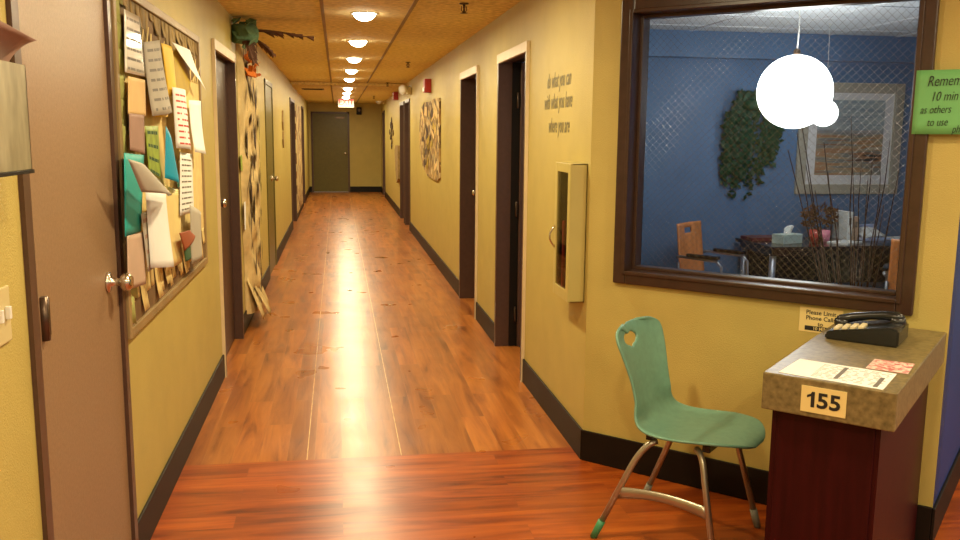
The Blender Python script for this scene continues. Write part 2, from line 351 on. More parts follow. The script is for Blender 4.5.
# baseboards
def baseboard(name, O, D, T, spans):
    q = MB(frame_mx(O, D, T, (0, 0, 1)))
    for a, b_ in spans: q.box((a, 0, 0), (b_, .012, .155), .003)
    return struct(q.build(name, M['base']))
def gaps(s0, s1, ds):
    r, c = [], s0
    for a, b_ in ds:
        if a > c: r.append((c, a))
        c = max(c, b_)
    r.append((c, s1)); return r
baseboard('baseboard_right', (RX, 0, 0), (0, 1, 0), (-1, 0, 0), gaps(QY-.004, FY, RD))
baseboard('baseboard_left', (LX, 0, 0), (0, 1, 0), (1, 0, 0), gaps(-2.2, FY, LD))
baseboard('baseboard_far', (LX, FY, 0), (1, 0, 0), (0, -1, 0), gaps(.012, RX-LX-.012, [(FDX[0]-LX, FDX[1]-LX)]))
baseboard('baseboard_angled', Q, TV, -NV, [(0, 1.565)])
baseboard('baseboard_blue', ang(1.565, -.012, 0), NV, TV, [(0, 6.2)])
baseboard('baseboard_office', (RX+.15, 7.09, 0), (1, 0, 0), (0, -1, 0), [(0, 5)])

# ================================================================== doors
def knob(parent, P, out, lever=None, r=.031, name='door_knob'):
    """round knob on a rose; out = outward direction"""
    out = Vector(out); a = out.orthogonal().normalized(); mx = frame_mx(P, a, out.cross(a), out); q = MB(mx)
    q.lathe([(.034, 0), (.034, .008), (.014, .012), (.013, .040), (r*.7, .044), (r, .056), (r*.95, .070), (r*.6, .080)], seg=18)
    return q.build(name, M['steel'], parent)
def hinge(parent, P, ax, D, k=1):
    q = MB(); P = Vector(P); q.tube([P - Vector((0, 0, .058)), P + Vector((0, 0, .058))], .008*k)
    y_ = sorted((0, .026*D*k)); q.box(P + Vector((-.003, y_[0], -.05)), P + Vector((.003, y_[1], .05))); return q.build('hinge', M['bronze'], parent)
def door(n, side, y0, y1, label, leafmat, framemat, fd=.155, recess=.09, kn=None, open_far=False, proud=.018, face=.048, hingeat=None, header=False):
    """side +1 = right wall (front faces -x), -1 = left wall"""
    X = RX if side > 0 else LX; e = empty('door_%d' % n, (X, (y0+y1)/2, 0), 0, label, 'door', kind='structure')
    def bx(q, a0, a1, ya_, yb_, za, zb, bev=0):      # a: depth into the wall
        xs = sorted((X+side*a0, X+side*a1)); q.box((xs[0], ya_, za), (xs[1], yb_, zb), bev)
    q = MB()
    bx(q, -proud, fd, y0, y0+face, 0, FD); bx(q, -proud, fd, y1-face, y1, 0, FD); bx(q, -proud, fd, y0, y1, FD-face, FD)
    bx(q, recess-.002 if not open_far else .05, recess+.012 if not open_far else .06, y0+face, y0+face+.012, 0, FD-face); q.build('door_frame', framemat, e)
    if header: q = MB(); bx(q, -proud-.004, .0, y0-.004, y1+.004, FD-.058, FD+.006, .002); bx(q, -proud-.003, .0, y0-.003, y0+.003, 0, FD-.058); q.build('door_header_lit_edge', M['headtrim_lit_edge'], e)  # cream header trim; the near-side strip paints light on the casing edge
    a, b_ = y0+face+.003, y1-face-.003; q = MB()
    if open_far:
        st = MB(); bx(st, .085, .150, y1-face-.004, y1+.001, 0, FD-.01); bx(st, .085, .150, y0-.001, y0+face, 0, FD-.01); bx(st, .085, .150, y0, y1, FD-face, FD); st.build('door_gap_shade', M['base'], e)  # back of the frame in black, painting the shadow in the door gap
        xs = X+side*.145; q.box((min(xs, xs+side*.92), b_-.05, .012), (max(xs, xs+side*.92), b_-.01, FD-face-.004), .002)
        lf = q.build('door_leaf', leafmat, e)
        for z in (.25, 1.05, 1.85): hinge(e, (X+side*.128, b_-.012, z), side, -1)
    else:
        bx(q, recess, recess+.04, a, b_, .01, FD-face-.003, .002); lf = q.build('door_leaf', leafmat, e)
        if kn: knob(e, (X+side*(recess), kn[0], kn[1]), (-side, 0, 0))
        if hingeat is not None:
            for z in (.18, 1.115, 2.03): hinge(e, (X+side*(recess-.006), hingeat, z), side, 1, 1.5)
    return e
door(1, -1, *LD[0], 'mauve-brown door in the left wall nearest the viewer, beside the pinned board', M['tan_door'], M['frame'], recess=.0, kn=(3.06, 1.10), proud=.012, hingeat=2.395)
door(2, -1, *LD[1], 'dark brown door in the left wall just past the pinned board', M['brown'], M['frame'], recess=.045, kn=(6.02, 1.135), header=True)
door(3, -1, *LD[2], 'grey olive door in the left wall beyond the paper palm tree', M['olive'], M['olive'], recess=.0, kn=(10.55, 1.07), proud=.012)
door(4, -1, *LD[3], 'dark door in the left wall before the paper mural', M['brown'], M['frame'], recess=.09)
door(5, -1, *LD[4], 'farthest door in the left wall beside the paper mural', M['brown'], M['frame'], recess=.09)
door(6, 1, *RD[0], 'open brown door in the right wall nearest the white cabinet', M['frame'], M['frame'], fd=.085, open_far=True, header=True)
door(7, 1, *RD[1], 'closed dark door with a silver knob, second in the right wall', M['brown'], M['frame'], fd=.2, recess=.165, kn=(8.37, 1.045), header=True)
door(8, 1, *RD[2], 'dark door in the right wall just past the collage, nearer of a pair', M['brown'], M['frame'], recess=.09)
door(9, 1, *RD[3], 'dark door in the right wall, farther of the pair past the collage', M['brown'], M['frame'], recess=.09)
door(10, 1, *RD[4], 'last dark door in the right wall by the end of the corridor', M['brown'], M['frame'], recess=.09)
e = empty('door_11', ((FDX[0]+FDX[1])/2, FY, 0), 0, 'olive green metal door in the end wall of the corridor', 'door', kind='structure')
q = MB(); f_ = .05
q.box((FDX[0], FY-.015, 0), (FDX[0]+f_, FY+.15, FD)).box((FDX[1]-f_, FY-.015, 0), (FDX[1], FY+.15, FD)).box((FDX[0], FY-.015, FD-f_), (FDX[1], FY+.15, FD)); q.build('door_frame', M['frame'], e)
MB().box((FDX[0]+f_, FY+.03, .01), (FDX[1]-f_, FY+.075, FD-f_), .002).build('door_leaf', M['olive'], e)
knob(e, (FDX[1]-f_-.07, FY+.03, 1.06), (0, -1, 0)); MB().box((-.05, FY+.0, 1.98), (.20, FY+.03, 2.05), .004).build('door_closer', M['bronze'], e)

# ================================================================== the observation window
e = empty('window_1', ang((WIN[0]+WIN[1])/2, 0, WIN[2]), 0, 'brown framed wired glass window in the angled wall looking into the blue office', 'window', kind='structure')
AM = frame_mx(Q, TV, NV, (0, 0, 1))
def ring(q, s0, s1, z0, z1, w, n0, n1, bev=.003):
    q.box((s0, n0, z0), (s0+w, n1, z1), bev); q.box((s1-w, n0, z0), (s1, n1, z1), bev); q.box((s0+w, n0, z0), (s1-w, n1, z0+w), bev); q.box((s0+w, n0, z1-w), (s1-w, n1, z1), bev)
q = MB(AM); ring(q, *WIN, .062, -.028, .0, .006); ring(q, WIN[0]+.045, WIN[1]-.045, WIN[2]+.045, WIN[3]-.045, .018, -.036, .15, .003)
q.build('window_frame', M['winbrown'], e)
q = MB(AM); ring(q, WIN[0]+.062, WIN[1]-.062, WIN[2]+.062, WIN[3]-.062, .016, .045, .105); q.build('glazing_bead', M['winbrown'], e)
G0, G1, G2, G3 = WIN[0]+.064, WIN[1]-.064, WIN[2]+.064, WIN[3]-.064
pn = MB(AM).box((G0, .108, G2), (G1, .114, G3)).build('glass_pane', M['glass'], e)
q = MB(AM); P = .0335; LN = G1-G0; HT = G3-G2
k = -HT
while k < LN:
    for sgn in (1, -1):                     # both diagonals of the wire mesh
        s0 = k; z0 = 0; s1 = k+HT; z1 = HT
        if s0 < 0: z0 = -s0; s0 = 0
        if s1 > LN: z1 = HT-(s1-LN); s1 = LN
        if sgn < 0: z0, z1 = HT-z0, HT-z1
        q.tube([(G0+s0, .107 if sgn > 0 else .1062, G2+z0), (G0+s1, .107 if sgn > 0 else .1062, G2+z1)], .00050, 5, False)
    k += P
q.build('wire_mesh', M['wire'], pn, recalc=False)

# ================================================================== ceiling fittings
def downlight(x, y, z, first=[None]):
    if first[0] is None:
        e = empty('recessed_downlight', (x, y, z)); tag(e, cat='downlight', group='downlights along the corridor ceiling')
        MB(Matrix.Translation((x, y, z))).lathe([(.082, -.001), (.098, -.001), (.100, -.006), (.094, -.009), (.080, -.004)], seg=28).build('trim_ring', M['white'], e)
        MB(Matrix.Translation((x, y, z))).lathe([(.079, -.001), (.077, -.012), (.070, -.026), (.056, -.040), (.036, -.050), (.012, -.055), (.001, -.0555)], seg=28).build('lens', M['lens'], e)
        first[0] = e
    else: e = copy_tree(first[0]); e.location = (x, y, z)
    ld = bpy.data.lights.new('downlight', 'AREA'); ld.shape = 'DISK'; ld.size = .15; ld.color = WARM; ld.energy = P_DOWN; ld.spread = PI
    lo = bpy.data.objects.new('downlight_lamp', ld); COL.objects.link(lo); lo.location = (x, y, z-.062); return e, ld
ordn = ['nearest in the row', 'second in the row', 'third in the row', 'fourth in the row', 'fifth in the row', 'sixth in the row', 'seventh in the row', 'eighth in the row', 'ninth and last in the row']
for i in range(9):
    y = 6.59+1.95*i; d, ld = downlight(.205, y, CH if y < 15.5 else CH-.05)
    d['label'] = 'round glowing recessed downlight in the corridor ceiling, %s' % ordn[i]
for x, y in ((.205, 4.64), (.205, 2.69), (.205, .74), (.205, -1.2)):
    d, ld = downlight(x, y, CH); d['label'] = 'round recessed downlight in the ceiling above the viewer, %.0f paces before the row' % (6-y)
for i, (x, y) in enumerate(((2.3, 1.6), (2.3, -.4), (4.3, 1.6), (4.3, -.4), (4.6, 3.4))):
    d, ld = downlight(x, y, CH); ld.energy = P_LOBBY_FILL; d['label'] = 'added unseen fill downlight in the lobby ceiling, number %s from the cabinet' % ['one', 'two', 'three', 'four', 'five'][i]  # lamps added out of view to brighten the foreground from the front
def sprinkler(x, y, z, label):
    mx = Matrix.Translation((x, y, z)); e = empty('fire_sprinkler', (x, y, z), 0, label, 'sprinkler', 'sprinklers in the corridor ceiling')
    MB(mx).lathe([(.030, 0), (.032, -.006), (.012, -.010)]).build('escutcheon', M['bronze'], e)
    MB(mx).lathe([(.009, -.008), (.009, -.030), (.006, -.032), (.006, -.058)], seg=10).tube([(.016, 0, -.02), (.018, 0, -.045), (.004, 0, -.062)], .003, 6).tube([(-.016, 0, -.02), (-.018, 0, -.045), (-.004, 0, -.062)], .003, 6).build('sprinkler_body', M['bronze'], e)
    MB(mx).lathe([(.024, -.062), (.026, -.065), (.004, -.067)], seg=16).build('deflector', M['bronze'], e)
sprinkler(.84, 5.95, CH, 'small dark ceiling sprinkler nearest the viewer, at the top edge')
sprinkler(.856, 10.87, CH, 'small dark ceiling sprinkler above the collage')
sprinkler(.855, 15.3, CH, 'small dark ceiling sprinkler above the pair of dark doors')
sprinkler(.80, 19.6, CH-.05, 'small dark ceiling sprinkler farthest down the corridor')
c_ = onZ(313, 89, CH-.05); e = empty('ceiling_vent', (c_.x, c_.y, CH-.05), 0, 'dark slotted air vent in the far left ceiling', 'vent')
q = MB(); ring_ = lambda q, x0, x1, y0, y1: [q.box((x0, y0, CH-.058), (x1, y0+.03, CH-.05)), q.box((x0, y1-.03, CH-.058), (x1, y1, CH-.05)), q.box((x0, y0, CH-.058), (x0+.03, y1, CH-.05)), q.box((x1-.03, y0, CH-.058), (x1, y1, CH-.05))]
ring_(q, c_.x-.2, c_.x+.2, c_.y-.2, c_.y+.2); q.build('vent_frame', M['frame'], e)
q = MB()
for i in range(6): q.box((c_.x-.17, c_.y-.16+.06*i, CH-.056), (c_.x+.17, c_.y-.13+.06*i, CH-.05))
q.build('vent_louvres', M['base'], e)
# exit sign
ey = 20.6; a_ = onY(338, 98.5, ey); b_ = onY(354, 107.5, ey); e = empty('exit_sign', ((a_.x+b_.x)/2, ey, a_.z), 0, 'lit exit sign hanging from the far corridor ceiling', 'exit sign')
MB().box((a_.x, ey, b_.z), (b_.x, ey+.04, CH-.085), .004).build('sign_box', M['exit'], e)
MB().box((a_.x+.08, ey+.01, CH-.09), (b_.x-.08, ey+.03, CH-.05)).build('mounting_bracket', M['white'], e)
lettering('exit_letters', ['EXIT'], frame_mx(((a_.x+b_.x)/2, ey-.001, b_.z+.06), (1, 0, 0), (0, 0, 1)), .17, M['exitred'], e, bold=.02)

# ================================================================== right wall things
def wall_box_thing(name, label, cat, y, z, group=None):
    return empty(name, (RX, y, z), 0, label, cat, group)
# fire extinguisher cabinet
y0, y1, z0, z1, dp = 4.11, 4.41, .79, 1.465, .085
e = wall_box_thing('extinguisher_cabinet', 'cream metal wall cabinet with a narrow glass door by the wall corner', 'cabinet', (y0+y1)/2, z0)
q = MB(); x0 = RX-dp
q.box((x0+.012, y0, z0), (RX, y0+.004, z1)).box((x0+.012, y1-.004, z0), (RX, y1, z1)).box((x0+.012, y0, z0), (RX, y1, z0+.004)).box((x0+.012, y0, z1-.004), (RX, y1, z1)).box((RX-.004, y0, z0), (RX, y1, z1)); q.build('cabinet_body', M['cabinet'], e)
q = MB(); w = .045
q.box((x0, y0, z0), (x0+.014, y0+w, z1), .002).box((x0, y1-w, z0), (x0+.014, y1, z1), .002).box((x0, y0+w, z0), (x0+.014, y1-w, z0+w*1.2), .002).box((x0, y0+w, z1-w), (x0+.014, y1-w, z1), .002)
dr = q.build('cabinet_door', M['cabinet'], e)
MB().box((x0+.005, y0+w, z0+w), (x0+.008, y1-w, z1-w)).build('door_glass', M['glass'], dr)
MB().tube([(x0, y1-.022, 1.14)] + [(x0-.028*math.sin(PI*i/8), y1-.022, 1.14-.11*i/8) for i in range(1, 8)] + [(x0, y1-.022, 1.03)], .005, 8).build('door_handle', M['steel'], dr)
ex = empty('fire_extinguisher', (RX-.045, (y0+y1)/2, z0+.006), 0, 'fire extinguisher standing inside the cream wall cabinet', 'extinguisher')
mx = Matrix.Translation((RX-.042, (y0+y1)/2, z0+.006))
MB(mx).lathe([(.034, 0), (.036, .02), (.036, .38), (.028, .42), (.012, .44), (.012, .46)]).build('cylinder_body', M['red'], ex)
MB(mx).box((-.01, -.014, .455), (.01, .07, .475), .003).box((-.008, -.01, .485), (.008, .08, .497), .003).lathe([(.013, .44), (.013, .49)], seg=10).build('valve_handle', M['blackp'], ex)
MB(mx).tube([(0, -.012, .47), (0, -.05, .46), (0, -.055, .40), (0, -.05, .25)], .006, 8).build('hose', M['blackp'], ex)
# painted motto on the wall
e = wall_box_thing('wall_motto', 'three lines of dark script lettering on the wall above the cream cabinet', 'wall lettering', 4.72, 1.62)
for tx, yy, zz in (('do what you can', 4.72, 1.860), ('with what you have', 4.735, 1.745), ('where you are', 4.70, 1.615)):
    lettering('script_line', [tx], frame_mx((RX-.0015, yy, zz), (0, -1, 0), (0, 0, 1)), .118, M['script'], e, shear=.3, bold=.006, width=.66)
# collage
e = None
pts = [onX(441, 98, RX), onX(441, 178, RX), onX(438.5, 181, RX), onX(434, 179, RX), onX(429, 176, RX), onX(424, 166, RX), onX(421.5, 152, RX), onX(420.8, 138, RX), onX(421, 122, RX), onX(422.5, 108, RX), onX(426, 102.5, RX), onX(432, 101.5, RX), onX(436, 98.5, RX)]
q = MB().prism([p - Vector((.001, 0, 0)) for p in pts], (-.02, 0, 0)); o = q.build('wall_collage', M['collage'], at=(RX, 11.2, 1.5)); tag(o, 'large rounded brown and tan paper collage on the right wall', 'collage')
random.seed(3); q = MB()
for i in range(46):                       # pasted scraps, a part of the collage
    yy, zz = random.uniform(10.5, 12.3), random.uniform(1.2, 1.95); w, h = random.uniform(.05, .2), random.uniform(.04, .12); a = random.uniform(-.5, .5)
    d1 = Vector((0, math.cos(a), math.sin(a))); d2 = Vector((0, -math.sin(a), math.cos(a))); c = Vector((RX-.0222-.0002*i, yy, zz))
    f = q.face([c-d1*w-d2*h*.5, c+d1*w-d2*h*.5, c+d1*w*.8+d2*h*.5, c-d1*w+d2*h*.6]); f.material_index = i % 4
q.build('collage_pattern', [M['barkmark'], M['peach'], M['fringe_brown'], M['mustard']], o)
# far wall hanging, drinking station panel
hy = 19.3; e = wall_box_thing('wall_hanging', 'dark beaded wall hanging on the far right wall', 'wall hanging', hy, 1.6)
c = onX(392, 132, RX); hy = c.y
q = MB()
for dy, dz, s in ((0, .24, .07), (.3, .15, .07), (-.28, .12, .07), (.0, .08, .09), (.62, .0, .06), (-.56, -.02, .06), (.1, -.08, .07), (-.12, -.2, .06), (.0, -.29, .08), (.4, -.12, .05)):
    q.prism([(RX-.001, hy+dy-s*1.6, c.z+dz), (RX-.001, hy+dy, c.z+dz+s), (RX-.001, hy+dy+s*1.6, c.z+dz), (RX-.001, hy+dy, c.z+dz-s)], (-.02, 0, 0))
q.build('dangling_shapes', M['barkmark'], e)
q = MB(); q.tube([(RX-.012, hy, c.z+.32), (RX-.012, hy, c.z-.3)], .006, 6).tube([(RX-.012, hy+.3, c.z+.15), (RX-.012, hy, c.z+.32), (RX-.012, hy-.28, c.z+.12)], .006, 6); q.build('hanging_cord', M['barkmark'], e)
a_ = onX(397, 145, RX); b_ = onX(400.5, 184, RX)
o = MB().prism([(RX-.001, a_.y, a_.z-.1), (RX-.001, a_.y-.3, a_.z), (RX-.001, b_.y, a_.z), (RX-.001, b_.y, b_.z+.1), (RX-.001, b_.y+.4, b_.z), (RX-.001, a_.y-.2, b_.z+.25)], (-.05, 0, 0)).build('wall_board', M['fringe_brown'], at=(RX, a_.y, a_.z))
tag(o, 'tan rounded board on the right wall just past the pair of dark doors', 'board')
def fire_alarm(x, y, label, w, h):
    c = onX(x, y, RX); e = wall_box_thing('fire_alarm_strobe', label, 'fire alarm', c.y, c.z, 'fire alarms high on the right wall')
    MB().box((RX-.085, c.y-w/2, c.z-h/2), (RX, c.y+w/2, c.z+h/2), .006).build('alarm_housing', M['red'], e)
    MB().box((RX-.10, c.y-w*.25, c.z-h*.42), (RX-.085, c.y+w*.25, c.z-h*.12), .004).build('strobe_lens', M['white'], e)
fire_alarm(397.5, 94, 'red fire alarm on the far right wall by the emergency light', .40, .24)
fire_alarm(430.5, 86, 'small red fire alarm above the collage', .2, .17)
def emergency_light(x, y, label, s):
    c = onX(x, y, RX); e = wall_box_thing('emergency_light', label, 'emergency light', c.y, c.z, 'twin headed emergency lights')
    MB().box((RX-.07, c.y-.16*s, c.z-.06*s), (RX, c.y+.16*s, c.z+.06*s), .012).build('battery_case', M['almond'], e)
    for d in (-1, 1):
        P = Vector((RX-.10, c.y+d*.13*s, c.z+.03*s)); dv = Vector((-.75, -.6, -.25)).normalized(); mx = frame_mx(P, dv.orthogonal(), dv.cross(dv.orthogonal()), dv)
        h = MB(mx).lathe([(.025*s, -.05*s), (.05*s, -.02*s), (.075*s, .05*s), (.078*s, .06*s), (.02*s, .055*s)]).tube([(0, 0, -.04), (.0, 0.02, -.09)], .014, 8).build('lamp_head', M['white'], e)
emergency_light(411, 91, 'cream twin emergency light above the pair of dark doors', .95)
emergency_light(384.5, 101, 'white twin emergency light farthest along the right wall', 1.3)
c = onY(359, 111, FY); e = empty('door_alarm', (c.x, FY, c.z), 0, 'small dark box high on the end wall beside the olive door', 'alarm box')
MB().box((c.x-.07, FY-.06, c.z-.1), (c.x+.07, FY, c.z+.1), .01).build('alarm_case', M['base'], e); MB().lathe([(.035, -.066), (.04, -.06), (.04, -.058)], (c.x, FY, c.z+.02), 'y').build('sounder', M['bronze'], e)

# ================================================================== angled wall: counter, phone, signs
S0, S1, N0 = 1.165, 1.558, -1.01
e = empty('phone_counter', ang((S0+S1)/2, -.5, 0), 0, 'narrow mahogany counter cabinet with a thick stone laminate top, numbered 155', 'counter')
MB(AM).box((S0, N0, .745), (S1, -.001, .865), .004).build('counter_top', M['granite'], e)
bd = MB(AM).box((S0+.022, N0+.055, .0), (S1-.045, -.014, .745)).build('cabinet_body', M['mahogany'], e)
MB(AM).box((S0+.04, N0+.049, .03), (S1-.06, N0+.055, .735), .002).build('cabinet_door', M['mahogany'], e)
def plate(name, label, cat, s0, s1, z0, z1, n, material, th=.002, par=None):
    e = empty(name, ang((s0+s1)/2, n, z0), 0, label, cat); MB(AM).box((s0, n-th, z0), (s1, n, z1)).build('sign_card', material, e); return e
def face_mx(s, n, z): return frame_mx(ang(s, n, z), TV, (0, 0, 1))
e = plate('number_sign', 'cream card with a bold black 155 on the front edge of the counter top', 'sign', 1.287, 1.42, .762, .844, N0-.0005, M['cream'])
lettering('number', ['55'], face_mx(1.370, N0-.0032, .781), .066, M['ink'], e, bold=.026, width=1.10)
MB(frame_mx(ang(1.307, N0-.0026, .779), TV, (0, 0, 1))).prism([(.010, 0, 0), (.021, 0, 0), (.021, .049, 0), (.012, .049, 0), (.009, .042, 0), (-.002, .037, 0), (-.002, .029, 0), (.010, .034, 0)], (0, 0, .0006)).build('number', M['ink'], e)
e = plate('phone_notice', 'small cream notice on the wall below the window behind the telephone', 'sign', 1.006, 1.178, .797, .901, -.0005, M['cream'])
lettering('notice_text', ['Please Limit', 'Phone Calls', 'to'], face_mx(1.092, -.0032, .873), .025, M['ink'], e, bold=.012, lead=.95)
MB(AM).box((1.03, -.0031, .804), (1.155, -.0025, .823)).build('notice_bar', M['ink'], e)
lettering('bar_text', ['10 MIN'], face_mx(1.092, -.0036, .8075), .019, M['cream'], e, bold=.01)
# green note
nn = -.0365; e = empty('green_note', ang(1.45, nn, 1.62), 0, 'bright green handwritten note taped over the right edge of the window frame', 'note')
GN = Matrix.Translation(ang(1.382, nn, 1.617)) @ AM.to_3x3().to_4x4()
q = MB(GN); q.grid(lambda u, v: (u*.27, -.004*math.sin(PI*u), v*.236), 12, 6); o = q.build('note_paper', M['green_note'], e); md = o.modifiers.new('s', 'SOLIDIFY'); md.thickness = .0006; md.offset = -1
for tx, du, dz, sz in (('Remember', .046, .176, .056), ('10 min', .062, .122, .050), ('as others', .030, .076, .042), ('to use', .056, .030, .042), ('phone', .142, .006, .040)):
    lettering('handwriting', [tx], frame_mx(ang(1.376+du, nn-.0062, 1.617+dz), TV+Vector((0, 0, .03)), (0, 0, 1)), sz, M['ink'], e, shear=.25, align='LEFT', width=.66, bold=-.008)
# sheet and card on the counter
def flat_sheet(name, label, cat, cs, z, material):
    o = MB(AM).prism([(s, n, z) for s, n in cs], (0, 0, .0008)).build(name, material, at=ang(cs[0][0], cs[0][1], z)); return tag(o, label, cat)
o = flat_sheet('phone_list', 'white printed contact sheet lying on the counter top', 'paper', [(1.207, -.985), (1.516, -1.0), (1.5165, -.783), (1.215, -.772)], .8655, M['paper'])
q = MB(AM); random.seed(5)
for r in range(11):
    n_ = -.80-.0165*r; s_ = 1.30
    while s_ < 1.50:
        w = random.uniform(.008, .03); q.box((s_, n_-.004, .8664), (min(s_+w, 1.505), n_, .8666)); s_ += w+random.uniform(.006, .02)
q.box((1.365, -.96, .8664), (1.378, -.80, .8667)).box((1.484, -.985, .8664), (1.497, -.86, .8667)); q.build('printed_text', M['greyink'], o)
flat_sheet('printed_card', 'small pink patterned card beside the contact sheet on the counter', 'card', [(1.42, -.765), (1.545, -.762), (1.541, -.611), (1.42, -.621)], .8655, M['pinkcard'])
# desk telephone: low end towards the window side left, handset along its length
PA = Matrix.Translation(ang(1.330, -.31, .8655)) @ AM.to_3x3().to_4x4()      # local x along the wall, y towards the wall
e = empty('desk_telephone', ang(1.330, -.31, .8655), 0, 'black desk telephone with its handset in place on the counter', 'telephone')
side = [(-.125, 0, 0), (.125, 0, 0), (.125, 0, .062), (.095, 0, .070), (-.11, 0, .034), (-.125, 0, .022)]
q = MB(PA).prism([(x, -.10, z) for x, y, z in side], (0, .20, 0)); bmesh.ops.bevel(q.bm, geom=list(q.bm.edges), offset=.006, segments=2, affect='EDGES'); q.build('phone_base', M['blackp'], e)
zt = lambda x: .034+(x+.11)/.205*.036
for i in range(4):
    for j in range(3):
        x = -.098+.028*i; y = -.088+.027*j
        MB(PA).box((x, y, zt(x)-.003), (x+.018, y+.019, zt(x)+.010), .002).build('key', M['key'], e)
hs = MB(PA); path = [(-.112, .045, .038), (-.10, .045, .052), (-.06, .045, .066), (.0, .045, .079), (.05, .045, .086), (.09, .045, .085), (.112, .045, .074)]
hs.tube(path, [.016, .020, .017, .0155, .017, .021, .017], 12); hs.lathe([(.024, .0), (.028, .012), (.027, .03), (.015, .036)], (-.098, .045, .024)).lathe([(.024, .0), (.028, .012), (.027, .03), (.015, .034)], (.095, .045, .052)); hs.build('handset', M['blackp'], e)
cp = [(-.10, .06, .048)]
for i in range(1, 120):
    f = i/120; c = Vector((-.115-.02*math.sin(PI*f)+.06*f, .06+.10*f, .045*(1-f)**2+.012)); cp.append((c.x, c.y+.0*f, c.z) if i in (0,) else (c.x+.006*math.cos(i*1.25), c.y, c.z+.006*math.sin(i*1.25)))
MB(PA).tube(cp, .0025, 5).build('coiled_cord', M['blackp'], e)

# ================================================================== teal chair
def make_teal_chair(loc, rz, label):
    e = empty('school_chair', loc, rz, label, 'chair'); mx = PM[e.name]
    prof = [(.272, .440), (.266, .450), (.245, .461), (.20, .468), (.12, .464), (.04, .456), (-.04, .452), (-.095, .455), (-.135, .468), (-.163, .494), (-.180, .53), (-.193, .58), (-.207, .64), (-.223, .70), (-.242, .76), (-.261, .81), (-.277, .840), (-.286, .852)]
    wid = [.045, .095, .145, .192, .222, .229, .225, .216, .203, .188, .176, .170, .174, .188, .203, .208, .175, .090]
    def cr(a, t):
        t = max(0, min(.99999, t))*(len(a)-1); i = int(t); f = t-i; p = [a[max(i-1, 0)], a[i], a[i+1], a[min(i+2, len(a)-1)]]
        g = lambda p0, p1, p2, p3: .5*((2*p1)+(-p0+p2)*f+(2*p0-5*p1+4*p2-p3)*f*f+(-p0+3*p1-3*p2+p3)*f**3)
        return tuple(g(*[x[k] for x in p]) for k in range(2)) if isinstance(a[0], tuple) else g(*p)
    NU, NVV = 68, 28; q = MB(mx)
    HV, HZ = -.055, .790
    def fn(u, v):
        x, z = cr(prof, u); w = cr(wid, u); s = 2*v-1; y = s*w; k = abs(s)**2.4
        bk = min(1, max(0, (z-.46)/.1)); x += bk*.028*k; z += (1-bk)*.014*k*min(1, u*4)
        if u < .08 or u > .92: z -= 0
        return (x, y, z)
    vs = q.grid(fn, NU, NVV)
    # hand hole: delete the faces inside a rounded triangle, then pull the rim onto its outline
    inv = mx.inverted()
    def hole_r(a): return (1/math.sqrt((math.cos(a)/.064)**2+(math.sin(a)/.025)**2))*(1+.14*math.cos(3*(a+PI/2)))
    dele = []
    for f in q.bm.faces:
        c = inv @ f.calc_center_median()
        if c.z > .6:
            dy, dz = c.y-HV, c.z-HZ
            if math.hypot(dy, dz) < hole_r(math.atan2(dz, dy)): dele.append(f)
    bmesh.ops.delete(q.bm, geom=dele, context='FACES')
    for v in list(q.bm.verts):
        if not v.link_faces: q.bm.verts.remove(v); continue
        p = inv @ v.co
        if p.z > .6 and any(len(ed.link_faces) == 1 for ed in v.link_edges) and math.hypot(p.y-HV, p.z-HZ) < .09:
            a = math.atan2(p.z-HZ, p.y-HV); r = hole_r(a); v.co = mx @ Vector((p.x-.12*(HZ+r*math.sin(a)-p.z), HV+r*math.cos(a), HZ+r*math.sin(a)))
    sh = q.build('seat_shell', M['teal'], e, recalc=False)
    md = sh.modifiers.new('thick', 'SOLIDIFY'); md.thickness = .012; md.offset = 0; md = sh.modifiers.new('smooth', 'SUBSURF'); md.levels = 1; md.render_levels = 1
    # under-seat bracket
    MB(mx).box((-.12, -.16, .424), (-.09, .16, .442), .003).box((.11, -.16, .424), (.14, .16, .452), .003).box((-.1, -.012, .424), (.12, .012, .438), .002).build('seat_bracket', M['blackp'], e)
    for sg in (-1, 1):
        def smooth(pts):
            return [Vector(pts[0])] + [((1-t)**2)*Vector(pts[0])+2*t*(1-t)*Vector(pts[1])+t*t*Vector(pts[2]) for t in [i/8 for i in range(1, 9)]] + [Vector(pts[3])]
        rear = smooth([(-.075, sg*.15, .425), (-.115, sg*.185, .415), (-.16, sg*.197, .315), (-.275, sg*.235, .045)])
        lg = MB(mx).tube(rear, .0125, 12).build('leg', M['chrome'], e)
        d = (rear[-1]-rear[-2]).normalized(); MB(mx).tube([rear[-1]-d*.035, rear[-1], rear[-1]+d*.048], [.015, .0155, .014], 12).build('foot_cap', M['green_cap'] if sg < 0 else M['grey_cap'], lg)
        fr_ = smooth([(.085, sg*.15, .427), (.125, sg*.185, .425), (.138, sg*.196, .33), (.205, sg*.240, .045)])
        lg = MB(mx).tube(fr_, .0125, 12).build('leg', M['chrome'], e)
        d = (fr_[-1]-fr_[-2]).normalized(); MB(mx).tube([fr_[-1]-d*.035, fr_[-1], fr_[-1]+d*.046], [.015, .0155, .014], 12).build('foot_cap', M['grey_cap'], lg)
        # arched side brace
        A = rear[-2].lerp(rear[-1], .42); B = fr_[-2].lerp(fr_[-1], .42); q = MB(mx)
        def br(u, v):
            p = A.lerp(B, u); p.z += .022*math.sin(PI*u) - .048*(v-.5)*(1.0-.25*math.sin(PI*u)); return p
        if sg > 0: q.bm.free(); continue
        q.grid(br, 14, 2); o = q.build('side_brace', M['chrome'], e, recalc=False); md = o.modifiers.new('t', 'SOLIDIFY'); md.thickness = .008; md.offset = 0
    return e
CA = math.atan2(TV.y, TV.x)
make_teal_chair(ang(.742, -.498, 0), CA, 'teal plastic school chair with a hand hole and metal legs beside the counter')

